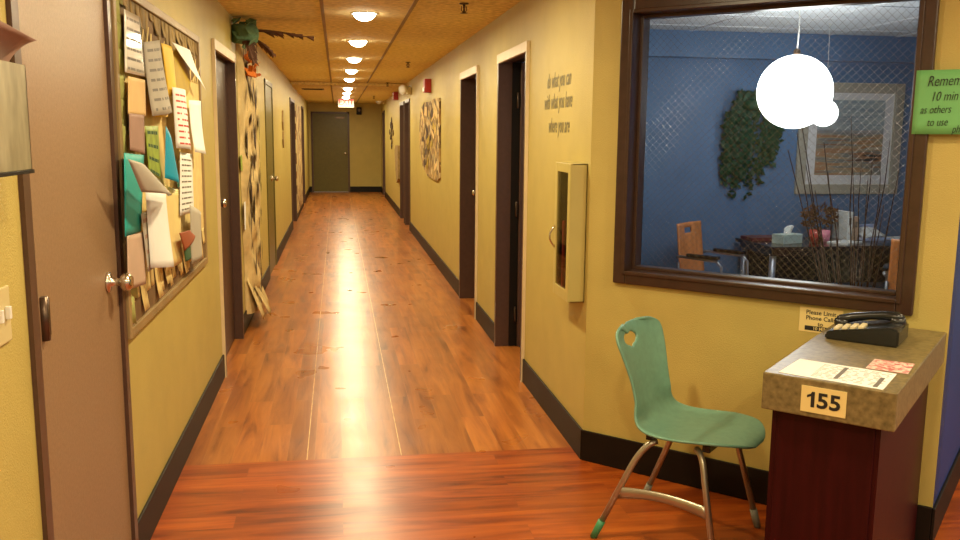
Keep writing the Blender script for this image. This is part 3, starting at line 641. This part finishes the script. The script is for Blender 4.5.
# ================================================================== left wall: switch, wall pocket
c = Vector((LX, 2.13, 1.185)); e = empty('light_switch', c, 0, 'almond double switch plate on the wall left of the nearest door', 'switch')
MB().box((LX, 2.045, 1.115), (LX+.008, 2.160, 1.245), .003).build('switch_plate', M['almond'], e)
for d in (-.024, .024): MB().box((LX+.008, 2.105+d-.006, 1.17), (LX+.020, 2.105+d+.006, 1.20), .002).build('toggle', M['white'], e)
e = empty('wall_file_pocket', (LX, 1.82, 1.51), 0, 'brushed metal wall pocket stuffed with papers beside the nearest door', 'file pocket')
x1 = LX+.118; q = MB(); q.box((LX, 1.62, 1.512), (x1, 2.028, 1.518)).box((x1-.004, 1.62, 1.512), (x1, 2.028, 1.735)).box((LX, 1.62, 1.512), (LX+.004, 2.028, 1.85)).box((LX, 2.024, 1.512), (x1, 2.028, 1.735)).box((LX, 1.62, 1.512), (x1, 1.624, 1.735)).build('pocket', mat('brushed_pocket_metal', (.62, .58, .42), .3, .5, col2=(.28, .25, .16), scale=5, stretch=(1, 4, 1.2)), e)
MB().box((x1-.001, 1.62, 1.509), (x1+.004, 2.031, 1.517), .001).build('pocket_lip', M['base'], e)
def loose(name, label, fn, material, n=8):
    q = MB(); q.grid(fn, n, n); o = q.build(name, material, at=fn(.5, 0)); md = o.modifiers.new('t', 'SOLIDIFY'); md.thickness = .001; md.offset = 0; return tag(o, label, 'paper', 'papers in the wall pocket')
loose('loose_paper', 'pinkish sheet flopping out over the wall pocket', lambda u, v: (LX+.06+.055*v+.02*v*v, 1.66+.40*u, 1.665+.15*v-.055*v*v+.05*u-.02*u*v+.06*v*(1-u)), M['mauve'])
loose('loose_paper', 'paler sheet standing upright at the back of the wall pocket', lambda u, v: (LX+.03+.02*v, 1.64+.36*u, 1.56+.29*v+.02*math.sin(6*u)*v), M['paper_grey'])

# ================================================================== bulletin board
BY0, BY1, BZ0, BZ1 = 3.262, 5.20, .855, 2.120
e = empty('bulletin_board', (LX, (BY0+BY1)/2, BZ0), 0, 'large wood framed bulletin board covered in pinned papers', 'bulletin board')
MB().box((LX, BY0+.01, BZ0+.01), (LX+.008, BY1-.01, BZ1-.01)).build('backing', M['boardback'], e)
q = MB()
for lo, hi in (((LX, BY0, BZ0), (LX+.02, BY0+.035, BZ1)), ((LX, BY1-.035, BZ0), (LX+.02, BY1, BZ1)), ((LX, BY0+.035, BZ0), (LX+.02, BY1-.035, BZ0+.035)), ((LX, BY0+.035, BZ1-.035), (LX+.02, BY1-.035, BZ1))): q.box(lo, hi, .003)
q.build('board_frame', M['boardframe'], e)
def fringe(name, y0, y1, n, ztop, lo, hi, x, material, up=False, seed=1):
    random.seed(seed); q = MB(); st = (y1-y0)/n
    for i in range(n):
        ya_ = y0+i*st; l = random.uniform(lo, hi); w = st*random.uniform(.7, 1.15); b_ = random.uniform(0, .018)
        if up: q.grid(lambda u, v: (x+b_*v*v, ya_+w*(u*(1-.75*v)+.37*v), ztop+l*v), 2, 4)
        else: q.grid(lambda u, v: (x+b_*v*v, ya_+w*(u*(1-.12*v)+.06*v), ztop-l*v), 2, 4)
    o = q.build(name, material, e, recalc=False); md = o.modifiers.new('t', 'SOLIDIFY'); md.thickness = .0006; md.offset = 1
    return o
fringe('torn_border', BY0+.04, BY1-.03, 22, BZ1-.035, .03, .16, LX+.0092, M['fringe_brown'], seed=2)
fringe('torn_border', BY0+.04, BY1-.03, 20, BZ0+.21, .07, .16, LX+.010, M['fringe_yellow'], seed=4)
fringe('torn_border', BY0+.04, BY1-.03, 24, 1.86, .04, .18, LX+.0100, M['fringe_yellow'], up=True, seed=6)
random.seed(8); q = MB()
for i in range(14): 
    z = BZ0+.06+i*.088; w = random.uniform(.03, .10); q.grid(lambda u, v: (LX+.011+.012*u*u, BY0+.036+w*u*(1-.4*v), z+.105*v-.02*u), 3, 2)
o = q.build('torn_border', M['fringe_green'], e, recalc=False); o.modifiers.new('t', 'SOLIDIFY').thickness = .0006
q = MB().box((LX+.008, BY0+.036, BZ0+.20), (LX+.0095, BY1-.036, 1.87)); q.build('border_sheet', M['fringe_yellow'], e)
PN = [0]
def pinned(name, label, px, material, cat='paper', off=None, curl=0, bulge=0, side=0, text=0, tmat='greyink', par=None):
    """px: image corners TL TR BR BL of a sheet hanging on the left board"""
    PN[0] += 1; off = (off if off is not None else .012+.0016*PN[0]) + .022
    off = .028+.55*(off-.022); tl, tr, br, bl = [onX(x, y, LX+off+.3*bulge) for x, y in px]; u_ = Vector((1, 0, 0))
    def fn(u, v, o2=0):
        p = (tl.lerp(tr, u)).lerp(bl.lerp(br, u), v); p.x = LX+off+o2+curl*v*v+bulge*math.sin(PI*u)*(.35+.65*v)+side*u*u*(.4+.6*v); return p
    q = MB(); q.grid(fn, 10, 10); at = fn(.5, 0); o = q.build(name, material, recalc=False, at=at); md = o.modifiers.new('t', 'SOLIDIFY'); md.thickness = .0008; md.offset = 0
    tag(o, label, cat, 'papers pinned on the board')
    if text:
        random.seed(PN[0]); q = MB()
        for r in range(text):
            v = .10+.8*r/max(1, text-1); h = .26/text; u0 = .12
            while u0 < .85:
                w = random.uniform(.08, .28); u1 = min(u0+w, .88); q.face([fn(u0, v, .0012), fn(u1, v, .0012), fn(u1, v+h, .0012), fn(u0, v+h, .0012)]); u0 = u1+random.uniform(.02, .05)
        q.build('printed_text', M[tmat], o, recalc=False)
    return o
pinned('pinned_sheet', 'shiny laminated notice at the top left of the board', [(124, 9), (140, 17), (146, 77), (125, 72)], M['gloss'], text=6)
pinned('pinned_sheet', 'grey curling letter pinned beside the laminated notice', [(145, 42), (161, 40), (170, 112), (150, 116)], M['paper_grey'], bulge=.02, curl=.015, text=7)
pinned('pinned_sheet', 'peach sheet pinned under the laminated notice', [(128, 76), (145, 80), (146, 116), (128, 114)], M['peach'])
pinned('pinned_sheet', 'dull mauve sheet above the teal sheet', [(129, 113), (144, 115), (145, 154), (130, 150)], M['mauve'])
pinned('pinned_sheet', 'large teal sheet hanging left of the rolled paper', [(124, 153), (144, 155), (141, 231), (125, 237)], M['tealp'])
pinned('brochure', 'lime green brochure left of the bright blue sheet', [(145, 126), (158, 126), (161, 180), (149, 172)], M['limep'], 'brochure', text=4, tmat='dgreen')
pinned('pinned_sheet', 'bright yellow sheet behind the mustard disc', [(162, 43), (173, 47), (177, 88), (169, 98)], M['yellow'], bulge=.01)
random.seed(1)
cc = onX(181, 74, LX+.034); q = MB(); n_ = 26
pts = [Vector((LX+.034, cc.y+.27*math.cos(2*PI*i/n_), cc.z+.115*math.sin(2*PI*i/n_))) for i in range(n_)]
o = tag(q.prism(pts, (-.002, 0, 0)).build('paper_disc', M['mustard'], at=cc), 'mustard round cut-out pinned in the upper right of the board', 'cut-out', 'papers pinned on the board')
pinned('pinned_sheet', 'small yellow scrap under the grey curling letter', [(156, 108), (169, 107), (169, 117), (157, 117)], M['yellow'], bulge=.012)
pinned('pinned_sheet', 'long white sheet slanting beside the mustard disc', [(172, 42), (190, 50), (202, 90), (197, 82)], M['paper'], off=.05, curl=.02)
pinned('pinned_sheet', 'white newsletter with red print, crumpled below the disc', [(174, 87), (187, 90), (192, 150), (178, 148)], M['paper'], off=.052, bulge=.025, text=9, tmat='redink')
pinned('pinned_sheet', 'white folded sheet at the right edge of the board', [(190, 100), (202, 101), (203, 155), (192, 152)], M['paper'], off=.05, bulge=.02, curl=.02)
pinned('pinned_sheet', 'bright blue sheet curling right of the lime brochure', [(168, 126), (174, 150), (180, 188), (167, 178)], M['bluep'], off=.05, bulge=.03)
pinned('pinned_sheet', 'tall white text column hanging below the newsletter', [(180, 152), (192, 154), (194, 212), (180, 216)], M['paper'], off=.044, text=10)
pinned('pinned_sheet', 'grey white sheet at the lower right of the board', [(191, 205), (202, 212), (203, 256), (193, 264)], M['paper_grey'], off=.046, bulge=.02)
pinned('pinned_sheet', 'yellow paper panel in the lower middle of the board', [(165, 186), (180, 190), (182, 262), (166, 272)], M['cream'], off=.030)
pinned('pinned_sheet', 'dusty pink sheet at the lower left of the board', [(127, 236), (144, 232), (146, 284), (128, 290)], M['pinkish'], off=.026)
pinned('photo_strip', 'narrow printed strip with a white end hanging left of the rolled paper', [(141, 214), (149, 210), (157, 266), (148, 272)], M['paper_grey'], 'paper', off=.040, text=4, tmat='mauve')
o = pinned('rolled_paper', 'white paper curling outward like a roll in the middle of the board', [(151, 192), (170, 190), (166, 266), (156, 268)], M['paper'], off=.05, bulge=.065, side=.01)
o = pinned('pinned_sheet', 'grey flap drooping over the teal sheet', [(133, 159), (150, 168), (172, 196), (146, 192)], M['paper_grey'], off=.15, bulge=.05)
pinned('paper_leaf', 'rust red paper leaf near the lower right of the board', [(180, 233), (190, 230), (196, 236), (185, 251)], M['rust'], 'cut-out', off=.080, bulge=.01)
pinned('paper_leaf', 'dark green paper leaf below the rust red one', [(184, 246), (191, 244), (192, 256), (186, 262)], M['dgreen'], 'cut-out', off=.070, bulge=.01)

# ================================================================== paper palm tree
e = empty('paper_palm_tree', (LX, 7.95, 0), 0, 'tall cream paper palm tree with brown fronds and green leaves against the left wall', 'paper tree')
import mathutils.noise as mnoise
def trunk(u, v):
    z = .12+v*2.2; y0, y1 = 7.18+.12*(1-v), 8.25-.35*abs(v-.45)+.45*max(0, v-.7)
    y = y0+(y1-y0)*u; b_ = .02+.055*math.sin(PI*u)**.6; nz_ = mnoise.noise(Vector((y*5, z*4, 1)))
    return (LX+max(.004, b_+.05*nz_) if 0 < u < 1 else LX+.003, y+.04*mnoise.noise(Vector((y, z*6, 4))), z)
def on_trunk(p):
    v = (p.z-.12)/2.2; best = min((Vector(trunk(i/200, v)) for i in range(1, 200)), key=lambda w_: abs(w_.y-p.y)); return Vector((best.x+.003, best.y, p.z))
q = MB(); q.grid(trunk, 24, 60); q.build('trunk', M['kraft'], e, recalc=False)
random.seed(11); q = MB()
for i in range(95):
    u, v = random.uniform(.06, .9), random.uniform(.02, .98); p = Vector(trunk(u, v)); h, w = random.uniform(.03, .14), random.uniform(.015, .05); p.x += .012
    q.face([p+Vector((0, -w, 0)), p+Vector((.003, 0, h)), p+Vector((0, w, h*.3)), p+Vector((0, w*.4, -h))])
o = q.build('bark_marking', M['barkmark'], e, recalc=False); o.modifiers.new('t', 'SOLIDIFY').thickness = .001
q = MB()
for i in range(4):
    yy = 7.3+.17*i; q.grid(lambda u, v: (LX+.02+.12*v*(1+.4*math.sin(i*2.1)), yy+.16*u, .40-.32*v+.03*math.sin(9*u)), 4, 6)
o = q.build('root_skirt', M['kraft'], e, recalc=False); o.modifiers.new('t', 'SOLIDIFY').thickness = .001
def frond(P, D, L_, w, droop, n=9, material='brownleaf', name='frond', sm=None):
    P, D = Vector(P), Vector(D).normalized(); S = D.cross(Vector((0, 0, 1))).normalized(); q = MB(); pts = []
    for i in range(13): t = i/12; pts.append(P+D*L_*t-Vector((0, 0, droop*t*t)))
    q.tube(pts, [.012*(1-.7*i/12) for i in range(13)], 6)
    for i in range(1, n+1):
        t = i/n; k = min(12, int(t*12)); p = pts[k]
        for sg in (-1, 1):
            l = w*(1.1-.55*t)*random.uniform(.8, 1.15); tip = p+D*l*.8+S*sg*l*.7-Vector((0, 0, l*.35)); m_ = p.lerp(tip, .5)+Vector((0, 0, .015)); b2 = D*.028
            q.face([p-b2, m_-b2*1.1, tip, m_+b2*1.2, p+b2])
    o = q.build(name, M[material], e, recalc=False); o.modifiers.new('t', 'SOLIDIFY').thickness = .0015; return o
random.seed(21); TP = onX(247, 33, LX+.10)
frond(TP+Vector((.04, 0, .02)), (1, .10, .02), .40, .15, .04, n=5); frond(TP+Vector((.03, 0, -.02)), (.8, .3, -.45), .15, .13, .04, n=4); frond(TP+Vector((0, -.1, 0)), (.35, -.5, -.9), .2, .08, .05)
random.seed(5); q = MB()
for i in range(26):
    a = random.uniform(0, 2*PI); p = TP+Vector((random.uniform(-.08, .05), random.uniform(-.22, .10), random.uniform(-.09, .08))); l = random.uniform(.05, .11); d = Vector((math.cos(a)*.6+.15, math.sin(a), random.uniform(-.5, .4))).normalized(); s = d.orthogonal().normalized()*l*.38
    q.face([p-d*l*.4, p+s, p+d*l*.7, p-s])
o = q.build('leaf_clump', M['greenleaf'], e, recalc=False); o.modifiers.new('t', 'SOLIDIFY').thickness = .002
q = MB(); q.tube([TP+Vector((-.08, -.15, -.02)), TP+Vector((.05, -.05, -.02))], [.07, .08], 12); q.build('green_crown', M['greenleaf'], e)
q = MB(); random.seed(9)
for i in range(14):
    p = onX(253, 64, LX+.11)+Vector((random.uniform(-.03, .03), random.uniform(-.12, .12), random.uniform(-.09, .09))); a = random.uniform(0, 6.3); d = Vector((math.cos(a)*.05, .06*math.sin(a), random.uniform(-.05, .05))); s = d.orthogonal().normalized()*.03; q.face([p-d, p+s, p+d, p-s])
o = q.build('flower', M['orangep'], e, recalc=False); o.modifiers.new('t', 'SOLIDIFY').thickness = .002
for P, sz, mm, lab in ((on_trunk(onX(241, 165, LX+.06)), (.10, .06), 'limep', 'small green card pinned on the trunk of the paper palm'), (on_trunk(onX(249, 216, LX+.06)), (.07, .11), 'paper', 'small white card pinned low on the paper palm')):
    o = MB().box(P-Vector((.001, sz[0], sz[1])), P+Vector((.001, sz[0], sz[1]))).build('pinned_card', M[mm], at=P); tag(o, lab, 'card')
# paper mural and ornament further down
o = tag(MB().box((LX+.001, 16.7, .12), (LX+.02, 19.2, 2.12)).build('paper_mural', M['mural'], at=(LX, 18, .12)), 'tall brown and cream paper mural on the far left wall', 'mural')
c = onX(282, 122, LX); e = empty('wall_ornament', c, 0, 'small brown ornament hanging on the left wall past the olive door', 'ornament')
MB().prism([(LX+.001, c.y-.10, c.z), (LX+.001, c.y, c.z+.16), (LX+.001, c.y+.10, c.z), (LX+.001, c.y, c.z-.12)], (.02, 0, 0)).build('upper_shape', M['boardframe'], e)
MB().prism([(LX+.001, c.y-.08, c.z-.24), (LX+.001, c.y, c.z-.13), (LX+.001, c.y+.08, c.z-.24), (LX+.001, c.y, c.z-.36)], (.02, 0, 0)).build('lower_shape', M['boardframe'], e)

# ================================================================== the blue office
YB = 7.09
# pendant globes
def globe(cx, cy, cz, r, label, cr=.005):
    e = empty('globe_pendant', (cx, cy, CH-.006), 0, label, 'pendant lamp')
    MB().lathe([(r*math.sin(PI*i/24)+.0005, -r*math.cos(PI*i/24)) for i in range(25)], (cx, cy, cz), seg=36).build('globe_shade', M['globe'], e)
    MB().tube([(cx, cy, cz+r+.03), (cx+.006, cy, (cz+r+CH)/2), (cx, cy, CH-.03)], cr, 8).build('cord', M['white'], e)
    MB().lathe([(cr*6, CH-.007), (cr*5, CH-.018), (cr*2, CH-.025)], (cx, cy, 0)).build('ceiling_rose', M['white'], e)
    MB().lathe([(.022, r-.01), (.022, r+.03), (.008, r+.04)], (cx, cy, cz)).build('lamp_cap', M['bronze'], e)
gc = onY(794.5, 92, 5.45); globe(gc.x, 5.45, gc.z, .236, 'large glowing white globe pendant hanging in the blue office')
gc = onY(824, 113, 6.3); globe(gc.x, 6.3, gc.z, .100, 'small glowing white globe pendant just behind the large one', .0015)
# picture
a_ = onY(798, 82, YB); PX0, PX1, PZ0, PZ1 = 3.89, 4.85, 1.118, 2.066
e = empty('framed_picture', ((PX0+PX1)/2, YB, PZ0), 0, 'square framed abstract print of horizontal stripes on the blue office wall', 'picture')
q = MB(); w = .085
for lo, hi in (((PX0, YB-.03, PZ0), (PX0+w, YB, PZ1)), ((PX1-w, YB-.03, PZ0), (PX1, YB, PZ1)), ((PX0+w, YB-.03, PZ0), (PX1-w, YB, PZ0+w)), ((PX0+w, YB-.03, PZ1-w), (PX1-w, YB, PZ1))): q.box(lo, hi, .004)
q.build('picture_frame', M['artframe'], e)
MB().box((PX0+w, YB-.014, PZ0+w), (PX1-w, YB, PZ1-w)).build('mat_board', M['mat_board'], e)
pc = Vector(((PX0+PX1)/2, YB-.018, (PZ0+PZ1)/2+.01)); PM_save = None
o = MB().box((pc.x-.31, YB-.019, pc.z-.32), (pc.x+.31, YB-.0145, pc.z+.32)).build('art_print', M['print'], e)
# trailing plant
random.seed(31); e = empty('trailing_plant', (3.45, YB, 1.95), 0, 'dark green trailing plant hanging on the blue office wall', 'plant')
MB().lathe([(.05, -.02), (.085, .0), (.09, .05), (.075, .06)], (3.42, YB-.10, 1.84)).build('wall_pot', M['dgreen'], e)
q = MB(); q2 = MB()
for k in range(34):
    x = 3.20+.5*random.random(); x = min(max(x, 3.22), 3.70); L_ = (.80-.35*abs((x-3.38)/.32)**1.4)*random.uniform(.6, 1.05); p0 = Vector((3.42+(x-3.42)*.5, YB-.1, 1.90)); pts = []
    for i in range(9):
        t = i/8; pts.append(Vector((p0.x+(x-p0.x)*min(1, t*3)+.015*math.sin(8*t+k), YB-.035-.08*(1-t)*random.uniform(.6, 1), 1.92-L_*t)))
    q2.tube(pts, .002, 4)
    for i in range(52):
        t = random.random(); p = pts[min(8, int(t*8.99))]+Vector((random.uniform(-.03, .03), random.uniform(-.02, .015), random.uniform(-.05, .05))); p.y = min(p.y, YB-.012)
        a = random.uniform(0, 2*PI); d = Vector((math.cos(a), random.uniform(-.4, .2), math.sin(a)-.5)).normalized()*random.uniform(.018, .034); s = d.cross(Vector((0, 1, .3))).normalized()*d.length*.55; q.face([p-d, p+s, p+d, p-s])
q.build('foliage', M['ivy'], e, recalc=False); q2.build('stems', M['ivy'], e)
# table
TX0, TX1, TY0, TY1, TZ = 3.34, 5.05, 6.38, 7.02, .75
e = empty('office_table', ((TX0+TX1)/2, (TY0+TY1)/2, 0), 0, 'dark laminate table with grey metal legs under the picture', 'table')
MB().box((TX0, TY0, TZ-.03), (TX1, TY1, TZ), .004).build('tabletop', M['table'], e)
q = MB(); q.box((TX0+.06, TY1-.05, .35), (TX1-.06, TY1-.03, TZ-.03)).build('modesty_panel', M['table'], e)
q = MB(); q.box((TX0+.02, TY0+.02, TZ-.075), (TX1-.02, TY0+.04, TZ-.03)).box((TX0+.02, TY0+.04, TZ-.075), (TX0+.04, TY1-.06, TZ-.03)).build('apron', M['table'], e)
for x, y in ((TX0+.05, TY0+.06), (TX0+.05, TY1-.08), (TX1-.08, TY0+.06), (TX1-.08, TY1-.08)): MB().tube([(x, y, 0), (x, y, TZ-.03)], .025, 14).build('leg', M['greymetal'], e)
# things on the table
def tpt(x, y): return onZ(x, y, TZ)
c = Vector((3.60, 6.62, TZ+.001)); e = empty('tissue_box', c, .35, 'pale tissue box with a tissue sticking out on the office table', 'tissue box'); mx = PM[e.name]
MB(mx).box((-.11, -.06, 0), (.11, .06, .075), .003).build('box', M['greenpad'], e)
q = MB(mx); q.grid(lambda u, v: ((u-.5)*.09*(1+.3*v)+.02*v, .015*math.sin(7*u)*(1-v*.4), .072+.075*v*(1-.5*abs(u-.6))), 8, 6); o = q.build('tissue', M['paper'], e, recalc=False); o.modifiers.new('t', 'SOLIDIFY').thickness = .001
c = Vector((3.86, 6.66, TZ+.001)); o = tag(MB().lathe([(.034, 0), (.042, .10), (.040, .10), (.033, .005)], c).build('desk_cup', M['redcup'], at=c), 'red cup on the office table beside the pink one', 'cup')
c = Vector((3.965, 6.67, TZ+.001)); o = tag(MB().lathe([(.032, 0), (.040, .095), (.038, .095), (.031, .005)], c).build('desk_cup', M['pinkcup'], at=c), 'pink cup on the office table beside the red one', 'cup')
def table_sheet(x, y, w, d, rz, h, label, mm, name='paper_stack'):
    mx = Matrix.Translation((x, y, TZ+.0008)) @ Matrix.Rotation(rz, 4, 'Z'); o = MB(mx).box((-w/2, -d/2, 0), (w/2, d/2, h)).build(name, M[mm], at=(x, y, TZ)); tag(o, label, 'papers')
table_sheet(4.09, 6.58, .24, .18, .5, .012, 'white papers lying beside the cups on the office table', 'paper')
table_sheet(4.78, 6.80, .30, .24, .1, .010, 'white papers at the right end of the office table', 'paper')
table_sheet(3.52, 6.88, .30, .20, .05, .025, 'maroon folder lying at the left end of the office table', 'maroon', 'folder')
c = Vector((4.45, 6.80, TZ+.001)); e = empty('letter_tray', c, .15, 'pale blue letter tray of leaning papers under the picture', 'letter tray'); mx = PM[e.name]
MB(mx).box((-.13, -.10, 0), (.13, .10, .02), .003).box((-.13, .09, .0), (.13, .10, .12), .002).build('tray', M['bluepaper'], e)
q = MB(mx); q.grid(lambda u, v: (-.12+.24*u, -.08+.16*v, .022+.06*v+.02*math.sin(3*u)), 6, 4); o = q.build('top_sheets', M['paper'], e, recalc=False); o.modifiers.new('t', 'SOLIDIFY').thickness = .004
for i, (dx, h, mm, lab) in enumerate(((0, .24, 'paper', 'tall white binder standing left of the other on the office table'), (.055, .20, 'pinkish', 'shorter pinkish binder standing right of the white one'))):
    x = 4.20+dx; o = tag(MB().box((x, 6.74, TZ+.001), (x+.045, 6.96, TZ+h), .002).build('binder', M[mm], at=(x, 6.85, TZ)), lab, 'binder', 'binders on the office table')
    MB().box((x+.012, 6.7385, TZ+h*.55), (x+.033, 6.7405, TZ+h*.8)).build('spine_label', M['greyink'], o)
# dried arrangement
c = Vector((4.00, 6.84, TZ+.001)); e = empty('dried_arrangement', c, 0, 'bushy brown dried flower arrangement in a low pot on the office table', 'dried flowers')
MB().lathe([(.05, 0), (.075, .04), (.07, .085), (.06, .09)], c).build('pot', M['vase'], e)
random.seed(17); q = MB()
for i in range(420):
    d = Vector((random.gauss(0, 1), random.gauss(0, .8), random.gauss(.2, 1))).normalized(); p = c+Vector((0, 0, .19))+Vector((d.x*.165, d.y*.11, d.z*.12))*random.uniform(.5, 1); l = random.uniform(.015, .04)
    s = d.orthogonal().normalized()*l*.5; dd = (d+Vector((random.uniform(-.6, .6), random.uniform(-.6, .6), random.uniform(-.4, .6))))*l; q.face([p-dd*.5, p+s, p+dd*.5, p-s])
q.build('dried_flowers', M['dried'], e, recalc=False)
# twigs in a floor vase behind the window
VB = ang(1.13, .42, 0); e = empty('twig_vase', VB, 0, 'tall bare brown twigs fanning up just inside the office window', 'twigs')
MB().lathe([(.09, 0), (.13, .1), (.14, .3), (.09, .55), (.06, .66), (.075, .72), (.06, .715), (.05, .66)], VB).build('floor_vase', M['vase'], e)
random.seed(41); tips = [(788, 150), (797, 132), (801, 120), (806, 165), (815, 190), (824, 142), (828, 172), (838, 205), (851, 115), (853, 170), (862, 160), (868, 178), (874, 148), (881, 172), (890, 140), (893, 200), (899, 170), (884, 205)]
for i, (x, y) in enumerate(tips):
    P = VB+Vector((random.uniform(-.04, .04), random.uniform(-.04, .04), .45)); d = ray(x, y); n_ = random.uniform(.30, .50); k = ((Q+NV*n_-EYE).dot(NV))/d.dot(NV); T_ = EYE+d*k
    pts = [P.lerp(T_, j/6)+Vector((random.uniform(-.007, .007), random.uniform(-.007, .007), 0))*(0 < j < 6) for j in range(7)]; MB().tube(pts, [.0045*(1-.6*j/6) for j in range(7)], 6).build('twig', M['twig'], e)
# plywood chairs
def ply_chair(loc, rz, label):
    e = empty('plywood_chair', loc, rz, label, 'chair', 'plywood chairs in the office'); mx = PM[e.name]
    def bk(u, v): s = 2*u-1; return (-.20-.05*v+.02*s*s, s*.20*(1-.03*v), .50+.42*v)
    q = MB(mx); NN = 20; q.grid(bk, NN, NN); inv = mx.inverted()
    de = [f for f in q.bm.faces if abs((inv @ f.calc_center_median()).y) < .05 and .845 < (inv @ f.calc_center_median()).z < .880]; bmesh.ops.delete(q.bm, geom=de, context='FACES')
    o = q.build('backrest', M['orangewood'], e, recalc=False); o.modifiers.new('t', 'SOLIDIFY').thickness = .012
    q = MB(mx); q.grid(lambda u, v: (-.19+.42*u, (2*v-1)*.21, .455-.02*math.sin(PI*u)+.012*u), 10, 10); o = q.build('seat', M['orangewood'], e, recalc=False); o.modifiers.new('t', 'SOLIDIFY').thickness = .012
    for sg in (-1, 1):
        MB(mx).tube([(.20, sg*.23, 0), (.17, sg*.23, .62), (.13, sg*.23, .66), (-.18, sg*.23, .67), (-.21, sg*.215, .66)], .011, 8).build('leg', M['greymetal'], e)
        MB(mx).tube([(-.25, sg*.22, 0), (-.19, sg*.21, .46), (-.21, sg*.205, .62)], .011, 8).build('leg', M['greymetal'], e)
        MB(mx).box((-.12, sg*.23-.022, .675), (.15, sg*.23+.022, .70), .006).build('armrest', M['blackp'], e)
    MB(mx).tube([(-.10, -.22, .43), (-.10, .22, .43)], .010, 8).tube([(.16, -.22, .43), (.16, .22, .43)], .010, 8).build('seat_rail', M['greymetal'], e)
    return e
ply_chair((2.93, 6.50, 0), math.radians(-50), 'orange plywood chair with black arms left of the office table')
ply_chair((4.04, 5.53, 0), math.radians(52), 'orange plywood chair at the right edge of the office window')
